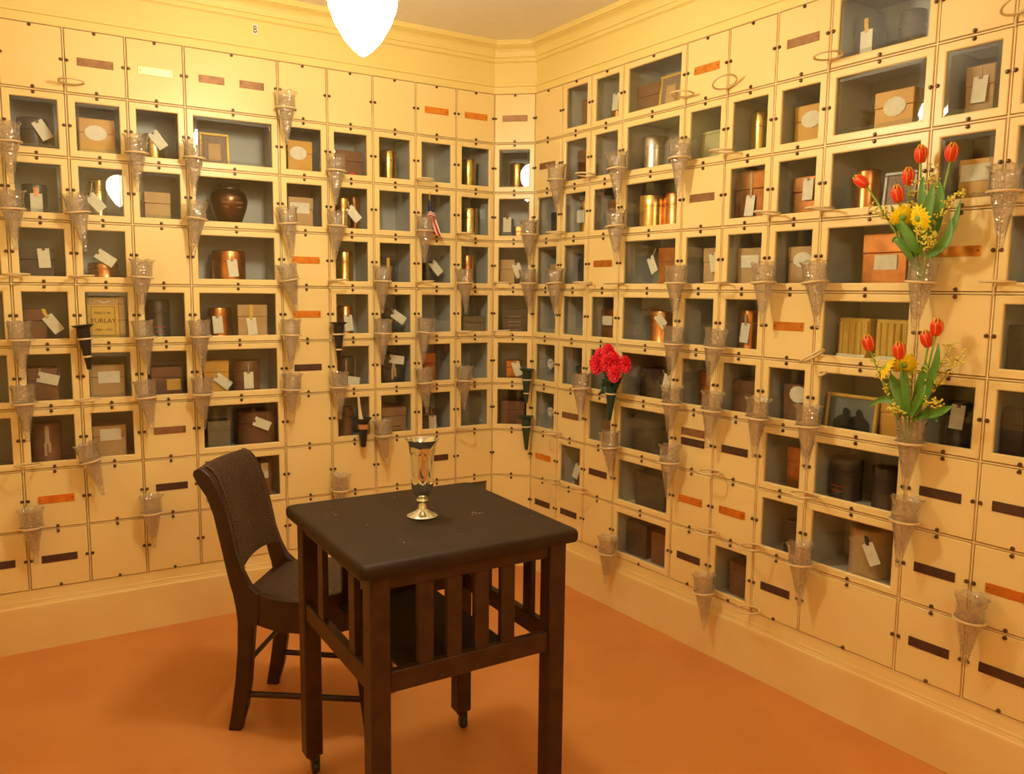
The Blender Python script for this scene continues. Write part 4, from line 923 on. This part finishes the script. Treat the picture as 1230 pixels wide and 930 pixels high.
def carnation(p, lab, seed, rad_):
    rn = random.Random(seed); root = thing('carnation', lab, 'flower', LT('R', *p), 'red artificial carnations in the green cone')
    mb = MB()
    for layer in range(4):
        n_ = (13, 11, 8, 5)[layer]; L_ = rad_*(1.0, .86, .66, .42)[layer]; el = radians((8, 32, 54, 74)[layer])
        for k in range(n_):
            a_ = 2*pi*(k+.5*layer)/n_+rn.uniform(-.12, .12); rows = []
            for i in range(5):
                t = i/4; w_ = L_*.34*(.25+t**.8); e2 = el*(1-.25*t)
                rr = L_*t*cos(e2); yy = -L_*t*sin(e2)*.85*(1+.12*sin(k*3.7))
                rows.append([(cos(a_)*rr-sin(a_)*w_*s_, yy+(.020*sin(s_*6+k)+rn.uniform(-.014, .014))*t, sin(a_)*rr+cos(a_)*w_*s_) for s_ in (-1, -.5, 0, .5, 1)])
            mb.grid(rows, RED, False, th=.003)
    mb.build('bloom', root)
    r0 = Vector(CR)-Vector(p); r0.z -= .12
    mb = MB(); mb.tube(bezier((0, .02, 0), r0*.5+Vector((0, .06, .05)), r0, 8), .010, LEAFD, 6); mb.build('stem', root)
    mb = MB(); mb.lathe([(.012, -.06), (.03, -.03), (.035, .0)], LEAFD, 10, T=Matrix.Translation((0, .03, -.03))); mb.build('calyx', root)
for i, p in enumerate(BQ['carn']): carnation(p, '%s red carnation of the bunch in the dark green cone vase' % cn[i], i, .18 if i in (0, 1, 3) else .155)
for i, (dx, dy, dz, ex_, ez) in enumerate([(-.05, -.05, .05, -.22, .10), (-.03, -.1, .06, -.16, .22), (.05, -.1, .05, .2, .14), (.04, -.05, .08, .22, .26), (-.02, -.12, .02, -.2, -.06), (0, -.14, .08, .02, .2)]):
    c0 = Vector(CR); mb = MB(); rows = []
    a_ = Vector((dx*.3, 0, 0)); b_ = Vector((dx+ex_, dy, ez))
    for k in range(7):
        t = k/6; q = a_.lerp(b_, t)+Vector((0, -.05*sin(pi*t), .04*sin(pi*t))); w_ = .065*sin(pi*min(1, .1+.9*t))+.003+.012*(k % 2)
        sd = (b_-a_).cross(Vector((0, -1, .2))).normalized(); rows.append([tuple(q+sd*w_*s_+Vector((0, .015*s_*s_, 0))) for s_ in (-1, 0, 1)])
    mb.grid(rows, LEAFD, True, th=.004); o = mb.build('silk_leaf'); o.matrix_world = LT('R', *c0)
    tag(o, 'dark green silk %s leaf under the red carnations' % ['low left', 'upper left', 'low right', 'upper right', 'drooping left', 'front'][i], 'leaf', 'silk leaves under the carnations')

# ------------------------------------------------------------------ pendant lamp
def pendant(x, y, lab, mat):
    root = thing('pendant_lamp', lab, 'lamp', Matrix.Translation((x*S, y*S, 11*S)))
    mb = MB(); mb.lathe([(.26, 0), (.26, -.03), (.20, -.07), (.06, -.10), (.06, -.14)][::-1], BRASS, 28); mb.build('ceiling_canopy', root)
    mb = MB(); mb.lathe([(.025, -1.05), (.025, -.1)], BRASS, 12); mb.build('stem', root)
    mb = MB(); mb.lathe([(.17, -1.27), (.19, -1.24), (.19, -1.12), (.10, -1.05), (.03, -1.02)], BRASS, 28); mb.build('fitter', root)
    mb = MB(); mb.lathe([(.001, -2.30), (.04, -2.285), (.12, -2.22), (.225, -2.10), (.33, -1.92), (.395, -1.74), (.41, -1.62), (.39, -1.49), (.31, -1.36), (.20, -1.29), (.16, -1.26)], mat, 40, capt=False); o = mb.build('glass_globe', root); o['label'] = 'glowing white acorn shaped glass globe'
    return root
pendant(-4.9, -5.5, 'glowing white acorn glass pendant lamp above the table', LAMP)
pendant(-5.8, -16.0, 'second glowing acorn glass pendant lamp behind the camera', LAMP2)

# ------------------------------------------------------------------ table
TX0, TX1, TY0, TY1, TH = -5.93, -3.42, -8.02, -5.47, 3.40
TCX, TCY = (TX0+TX1)/2, (TY0+TY1)/2; hw, hd = (TX1-TX0)/2, (TY1-TY0)/2
root = thing('side_table', 'square dark slatted wooden table with charcoal covered top and casters', 'table', Matrix.Translation((TCX*S, TCY*S, 0)) @ Matrix.Rotation(radians(.6), 4, 'Z'))
def rrect(hx, hy, r_, n=6):
    out = []
    for cx, cy, a0 in ((hx-r_, hy-r_, 0), (-hx+r_, hy-r_, pi/2), (-hx+r_, -hy+r_, pi), (hx-r_, -hy+r_, 3*pi/2)):
        for k in range(n+1): a = a0+pi/2*k/n; out.append((cx+r_*cos(a), cy+r_*sin(a)))
    return out
mb = MB(); rings = []
for off_, z_ in ((-.06, TH-.15), (-.012, TH-.14), (0, TH-.11), (0, TH-.045), (-.012, TH-.018), (-.035, TH-.004), (-.07, TH)):
    rings.append([(x, y, z_) for x, y in rrect(hw+off_, hd+off_, .07)])
n = len(rings[0]); vs = [p for r_ in rings for p in r_]
fs = [(i*n+k, i*n+(k+1) % n, (i+1)*n+(k+1) % n, (i+1)*n+k) for i in range(len(rings)-1) for k in range(n)]
mb.add(vs, fs, CLOTH, True); mb.add(rings[0], [tuple(range(n))[::-1]], CLOTH); mb.add(rings[-1], [tuple(range(n))], CLOTH)
top = mb.build('tabletop', root)
mb = MB(); rn = random.Random(4)
for cx, cy, k_, sp in ((.55, -.15, 14, .05), (.1, -.75, 4, .1), (-.9, .55, 5, .05), (-.55, -.6, 4, .08), (.2, .3, 4, .5), (.0, .95, 3, .04), (1.08, -.6, 4, .04), (-.3, -.2, 5, .6)):
    for _ in range(k_):
        x, y = cx+rn.gauss(0, sp), cy+rn.gauss(0, sp); r_ = rn.uniform(.004, .012)
        mb.lathe([(r_, 0), (r_*.6, .002)], CHIP, 6, c=(x, y, TH-.0005))
mb.build('surface_flecks', top)['kind'] = 'stuff'
lx, ly, lw = hw-.22, hd-.20, .105
for sx in (-1, 1):
    for sy in (-1, 1):
        mb = MB(); mb.box(sx*lx-lw, sx*lx+lw, sy*ly-lw, sy*ly+lw, .27, TH-.145, WOOD, .015)
        mb.lathe([(.05, .20), (.09, .27)], WOOD, 12, c=(sx*lx, sy*ly, 0)); leg = mb.build('leg', root)
        mb = MB(); mb.lathe([(.03, -.04), (.075, -.035), (.085, -.015), (.085, .015), (.075, .035), (.03, .04)], RUBBER, 18, T=Matrix.Translation((sx*lx+.03, sy*ly, .085)) @ Matrix.Rotation(pi/2, 4, 'Y'))
        mb.box(sx*lx-.02, sx*lx+.0, sy*ly-.03, sy*ly+.03, .07, .22, GUN); mb.box(sx*lx+.07, sx*lx+.085, sy*ly-.03, sy*ly+.03, .07, .22, GUN); mb.box(sx*lx-.02, sx*lx+.085, sy*ly-.03, sy*ly+.03, .17, .22, GUN)
        mb.build('caster', leg)
for sy in (-1, 1):
    mb = MB(); y = sy*(ly+.03); mb.box(-lx+lw, lx-lw, y-.04, y+.04, 3.09, TH-.145, WOOD, .008); mb.build('apron', root)
    mb = MB(); mb.box(-lx+lw, lx-lw, y-.05, y+.05, 2.03, 2.25, WOOD, .012)
    if sy < 0:
        for x in (-.42, 0, .42): mb.lathe([(.014, 0), (.014, .005)], DARK, 8, T=Matrix.Translation((x+.05, y-.05, 2.09)) @ Matrix.Rotation(pi/2, 4, 'X'))
    mb.build('lower_rail', root)
    for x in (-.535, -.215, .105, .42):
        mb = MB(); mb.box(x-.085, x+.085, y-.035, y+.035, 2.25, 3.09, WOOD, .006); mb.build('slat', root)
for sx in (-1, 1):
    mb = MB(); x = sx*(lx+.03); mb.box(x-.04, x+.04, -ly+lw, ly-lw, 3.09, TH-.145, WOOD, .008); mb.build('apron', root)
    mb = MB(); mb.box(x-.05, x+.05, -ly+lw, ly-lw, 2.03, 2.25, WOOD, .012); mb.build('lower_rail', root)
    for y in (.45, -.55):
        mb = MB(); mb.box(x-.035, x+.035, y-.085, y+.085, 2.25, 3.09, WOOD, .006); mb.build('slat', root)
mb = MB(); mb.box(-.70, .54, -ly+.05, ly-.05, 2.09, 2.15, CLOTH, .01); o = mb.build('shelf', root); o['label'] = 'narrow grey green lower shelf board'

# silver trumpet vase
root = thing('flower_vase', 'polished silver footed flower vase with fluted arch panels on the table', 'vase', Matrix.Translation((-4.71*S, -6.73*S, TH*S)))
prof = [(.165, 0), (.175, .006), (.178, .016), (.165, .028), (.12, .045), (.075, .07), (.052, .09), (.048, .115), (.045, .12), (.042, .165)]
mb = MB(); mb.lathe(prof, SILVER, 48, capt=False); mb.build('foot', root)
mb = MB(); mb.lathe([(.042, .163), (.062, .17), (.070, .19), (.062, .212), (.045, .22)], SILVER, 40, capt=False); mb.build('knop', root)
bp = [(.045, .218), (.075, .235), (.100, .27), (.118, .32), (.127, .38), (.132, .45), (.136, .55), (.139, .65), (.143, .74), (.151, .81), (.168, .86), (.188, .888), (.192, .895), (.186, .896), (.162, .862), (.142, .80), (.134, .70), (.127, .5), (.10, .30), (.02, .25), (.001, .25)]
def flute(a, i):
    r_, z_ = bp[i]
    if i > 11 or not (.30 < z_ < .80): return 1
    ph = (a/(2*pi)*8) % 1-.5
    arch = .76-.07*(abs(ph)*2)**2.2; low = .37+.05*(abs(ph)*2)**2
    return 1-(.05*(1-(abs(ph)*2)**2*.9) if low < z_ < arch else 0)
bb = []
for i in range(len(bp)-1):
    st = 6 if bp[i][1] < .81 and i < 11 and bp[i+1][1] > .3 else 1
    for k in range(st): t = k/st; bb.append((bp[i][0]*(1-t)+bp[i+1][0]*t, bp[i][1]*(1-t)+bp[i+1][1]*t))
bb.append(bp[-1]); nin = next(i for i, p in enumerate(bb) if p[1] >= .893); bp = bb
def flute2(a, i):
    r_, z_ = bp[i]
    if i > nin or not (.34 < z_ < .80): return 1
    ph = ((a/(2*pi)*8) % 1-.5)*2; arch = .755-.09*abs(ph)**2.5; low = .40+.06*abs(ph)**2
    if not (low < z_ < arch) or abs(ph) > .93: return 1
    return cos(pi/8*.93)/cos(pi/8*ph)*.985
mb = MB(); mb.lathe(bb, SILVER, 128, rad=flute2); mb.build('bowl', root)

# ------------------------------------------------------------------ chair
A = Vector((-6.318, -4.17)); Bc = Vector((-5.522, -3.088)); mid = (A+Bc)/2; fw = Vector((.8057, -.5923))
CH = Matrix.Translation((mid.x*S, mid.y*S, 0)) @ Matrix.Rotation(atan2(fw.y, fw.x), 4, 'Z')   # local x forward, near side is -y
root = thing('side_chair', 'dark wood side chair with tooled brown leather back and round seat', 'chair', CH)
rear = [(-.47, 3.56), (-.46, 3.50), (-.42, 3.44), (-.32, 3.28), (-.23, 3.08), (-.17, 2.78), (-.11, 2.50), (-.03, 2.10), (.045, 1.84), (.075, 1.55), (.06, 1.14), (.03, .80), (-.04, .33), (-.10, 0)]
front = [(.075, 0), (.17, .32), (.23, .68), (.27, 1.14), (.29, 1.52), (.50, 1.50), (.50, 1.93), (.36, 1.945), (.25, 2.05), (.155, 2.24), (.075, 2.48), (.02, 2.76), (-.03, 2.98), (-.10, 3.24), (-.18, 3.44), (-.27, 3.565), (-.34, 3.61), (-.42, 3.61)]
Wn = .67
for sy in (-1, 1):
    mb = MB(); y = sy*(Wn-.02); mb.prism([(x, z) for x, z in rear[::-1]+front[::-1][:0]]+[], 0, 0, CHAIRWOOD, axis='y') if False else None
    poly = rear[::-1]+[]   # bottom rear -> top rear
    poly = [(x, z) for x, z in poly]+[(x, z) for x, z in front[::-1]]
    # strip faces between rear and front outlines keep the curved side well shaped
    zs = [0, .33, .70, 1.14, 1.48, 1.52, 1.7, 1.93, 1.96, 2.05, 2.24, 2.48, 2.76, 2.98, 3.24, 3.42, 3.52, 3.58, 3.61]
    def xat(pl, z_):
        pl = sorted(pl, key=lambda p: p[1])
        for (xa, za), (xb, zb) in zip(pl, pl[1:]):
            if za <= z_ <= zb and zb > za: return xa+(xb-xa)*(z_-za)/(zb-za)
        return pl[-1][0] if z_ > pl[-1][1] else pl[0][0]
    fr2 = [(.075, 0), (.17, .32), (.23, .68), (.27, 1.14), (.29, 1.47), (.42, 1.56), (.42, 1.90), (.36, 1.95), (.25, 2.05), (.155, 2.24), (.075, 2.48), (.02, 2.76), (-.03, 2.98), (-.10, 3.24), (-.18, 3.44), (-.27, 3.565), (-.36, 3.61)]
    re2 = [(-.40, 3.61), (-.46, 3.58), (-.475, 3.52), (-.44, 3.44), (-.32, 3.28), (-.23, 3.08), (-.17, 2.78), (-.11, 2.50), (-.03, 2.10), (.045, 1.84), (.075, 1.55), (.06, 1.14), (.03, .80), (-.04, .33), (-.10, 0)]
    Pg = []
    hwid = .065
    for z_ in zs:
        xr, xf = xat(re2, z_), xat(fr2, z_); e = .018
        Pg.append([(xr, y-hwid+e, z_), (xr+e, y-hwid, z_), (xf-e, y-hwid, z_), (xf, y-hwid+e, z_), (xf, y+hwid-e, z_), (xf-e, y+hwid, z_), (xr+e, y+hwid, z_), (xr, y+hwid-e, z_), (xr, y-hwid+e, z_)])
    vs = [p for r_ in Pg for p in r_[:-1]]; m_ = 8
    fs = [(i*m_+k, i*m_+(k+1) % m_, (i+1)*m_+(k+1) % m_, (i+1)*m_+k) for i in range(len(zs)-1) for k in range(m_)]
    mb = MB(); mb.add(vs, fs+[tuple(range(m_))[::-1], tuple((len(zs)-1)*m_+k for k in range(m_))], CHAIRWOOD, False)
    mb.build('back_post_and_rear_leg', root)
# upholstered back: follows the posts, gently hollow across
def xf_at(z_):
    pl = sorted([(.155, 2.24), (.075, 2.48), (.02, 2.76), (-.03, 2.98), (-.10, 3.24), (-.18, 3.44), (-.27, 3.585), (-.36, 3.63), (-.45, 3.61)], key=lambda p: p[1])
    return pl
bprof = [(.13, 2.25), (.07, 2.48), (.015, 2.76), (-.035, 2.98), (-.105, 3.24), (-.185, 3.44), (-.27, 3.57), (-.34, 3.615), (-.43, 3.60), (-.475, 3.53)]
mb = MB(); rows = []
for i, (x, z) in enumerate(bprof):
    rw = []
    for j in range(13):
        s_ = j/6-1; y = s_*(Wn-.085); hol = -.07*(1-s_*s_); puff = .035*(1-s_**4)*(1 if 0 < i < 9 else .3)
        zz = z+(.05*(1-s_*s_) if i == 0 else .03*(1-s_*s_) if i == 1 else 0)+(.015*(1-s_*s_) if i > 5 else 0)
        rw.append((x+hol+puff, y, zz))
    rows.append(rw)
mb.grid(rows, LEATHER, True, th=-.09); mb.build('back_upholstery', root)
mb = MB()   # top rail roll behind the leather
mb.tube([(-.42-.07*(1-s_*s_), s_*(Wn-.03), 3.52+.015*(1-s_*s_)) for s_ in [k/6-1 for k in range(13)]], .06, CHAIRWOOD, 10); mb.build('top_rail', root)
mb = MB()
mb.tube([(.05-.07*(1-s_*s_), s_*(Wn-.03), 2.32+.05*(1-s_*s_)) for s_ in [k/6-1 for k in range(13)]], .04, CHAIRWOOD, 8); mb.build('lower_back_rail', root)
for sy in (-1, 1):
    mb = MB(); L_ = []
    for k in range(44):
        t = k/43; q = t*8.0; i = min(int(q), 7); f_ = q-i
        x = bprof[i][0]*(1-f_)+bprof[i+1][0]*f_; z = bprof[i][1]*(1-f_)+bprof[i+1][1]*f_
        mb.lathe([(.012, 0), (.012, .006), (.005, .012)], NAIL, 6, T=Matrix.Translation((x+.006, sy*(Wn-.10), z)) @ Matrix.Rotation(pi/2, 4, 'Y'))
    mb.build('nailhead_row', root)
# seat
def seat_outline(o_=0., n=40):
    pts = []
    # starts at near rear, bows out, round front, far rear
    ctrl = [(.20, -.60), (.48, -.76), (.72, -.85), (1.05, -.88), (1.40, -.82), (1.66, -.62), (1.80, -.32), (1.84, 0), (1.80, .32), (1.66, .62), (1.40, .82), (1.05, .88), (.72, .85), (.48, .76), (.20, .60)]
    c_ = Vector((1.0, 0))
    for x, y in ctrl:
        d_ = Vector((x, y))-c_; d_ = d_*(1-o_/d_.length); pts.append((c_.x+d_.x, c_.y+d_.y))
    # catmull-rom
    out = []
    for i in range(len(pts)-1):
        p0 = Vector(pts[max(i-1, 0)]); p1 = Vector(pts[i]); p2 = Vector(pts[i+1]); p3 = Vector(pts[min(i+2, len(pts)-1)])
        for k in range(4):
            t = k/4; out.append(tuple(.5*((2*p1)+(p2-p0)*t+(2*p0-5*p1+4*p2-p3)*t*t+(3*p1-p0-3*p2+p3)*t**3)))
    out.append(pts[-1]); return out
mb = MB(); oo = seat_outline(0); ii = seat_outline(.10); n = len(oo)
vs = [(x, y, 1.50) for x, y in oo]+[(x, y, 1.92) for x, y in oo]+[(x*1, y, 1.945) for x, y in seat_outline(.02)]+[(x, y, 1.945) for x, y in ii]+[(x, y, 1.50) for x, y in ii]
fs = []
for a_ in range(4):
    fs += [(a_*n+i, a_*n+i+1, (a_+1)*n+i+1, (a_+1)*n+i) for i in range(n-1)]
fs += [(4*n+i, 4*n+i+1, i+1, i) for i in range(n-1)]
fs += [(0, n, 2*n, 3*n, 4*n), (n-1, 5*n-1, 4*n-1, 3*n-1, 2*n-1)]
mb.add(vs, fs, CHAIRWOOD, False); mb.box(.06, .26, -.60, .60, 1.55, 1.86, CHAIRWOOD, .01); mb.build('seat_frame', root)
mb = MB(); rings = []
ol = seat_outline(.07)
for t in [0, .15, .3, .5, .7, .88]:
    rings.append([(1.0+(x-1.0)*(1-t), y*(1-t), 1.94+.075*(1-(1-t)**3)) for x, y in ol])
n = len(ol); vs = [p for r_ in rings for p in r_]; fs = [(i*n+k, i*n+(k+1) % n, (i+1)*n+(k+1) % n, (i+1)*n+k) for i in range(5) for k in range(n)]
fs.append(tuple(5*n+k for k in range(n))); fs.append(tuple(range(n))[::-1])
mb.add(vs, fs, LEATHER, True); mb.build('seat_pad', root)
for sy in (-1, 1):
    mb = MB(); y = sy*.60
    vs = []; sec = [(0, .055, 1.84), (.4, .06, 1.80), (.9, .075, 1.76), (1.3, .09, 1.74), (1.60, .095, 1.72)]
    for z, h_, x in sec: vs += [(x-h_, y-h_, z), (x+h_, y-h_, z), (x+h_, y+h_, z), (x-h_, y+h_, z)]
    fs = [(i*4+k, i*4+(k+1) % 4, (i+1)*4+(k+1) % 4, (i+1)*4+k) for i in range(4) for k in range(4)]+[(3, 2, 1, 0), (16, 17, 18, 19)]
    mb.add(vs, fs, CHAIRWOOD); mb.build('front_leg', root)
    mb = MB(); mb.tube([(.12, y*1.07, .50), (1.78, y, .50)], .042, CHAIRWOOD, 10); mb.build('side_stretcher', root)
mb = MB(); mb.tube([(.17, -.63, .95), (.17, .63, .95)], .036, CHAIRWOOD, 10); mb.build('rear_stretcher', root)
mb = MB(); mb.tube([(1.76, -.55, .80), (1.76, .55, .80)], .042, CHAIRWOOD, 10); mb.build('front_stretcher', root)

# ------------------------------------------------------------------ camera, world, view
f_px = 959.96785; Cx = (-8.41538836, -14.86858524, -4.04314252)
yw, pt, rl = radians(30.94892416), radians(-6.79312831), radians(.62393997)
fwd = Vector((sin(yw)*cos(pt), cos(yw)*cos(pt), sin(pt))); rt = Vector((cos(yw), -sin(yw), 0)); upv = rt.cross(fwd)
r2 = rt*cos(rl)+upv*sin(rl); u2 = -rt*sin(rl)+upv*cos(rl)
cam = bpy.data.cameras.new('camera'); co = bpy.data.objects.new('camera', cam); COL.objects.link(co)
Mx = Matrix((( r2.x, u2.x, -fwd.x, Cx[0]*S), (r2.y, u2.y, -fwd.y, Cx[1]*S), (r2.z, u2.z, -fwd.z, (Cx[2]+10)*S), (0, 0, 0, 1)))
co.matrix_world = Mx; cam.sensor_width = 36; cam.sensor_fit = 'HORIZONTAL'; cam.lens = f_px/1230*36; cam.clip_start = .02
SC.camera = co
w = bpy.data.worlds.new('world'); SC.world = w; w.use_nodes = True
w.node_tree.nodes['Background'].inputs[0].default_value = (1, .8, .55, 1); w.node_tree.nodes['Background'].inputs[1].default_value = .02
SC.view_settings.view_transform = 'Standard'; SC.view_settings.look = 'None'; SC.view_settings.gamma = 1; SC.view_settings.use_curve_mapping = False
SC.view_settings.exposure = 0.29
SC.cycles.max_bounces = 10; SC.cycles.transparent_max_bounces = 24; SC.cycles.diffuse_bounces = 5; SC.cycles.caustics_reflective = False; SC.cycles.caustics_refractive = False
SC.cycles.sample_clamp_indirect = 6
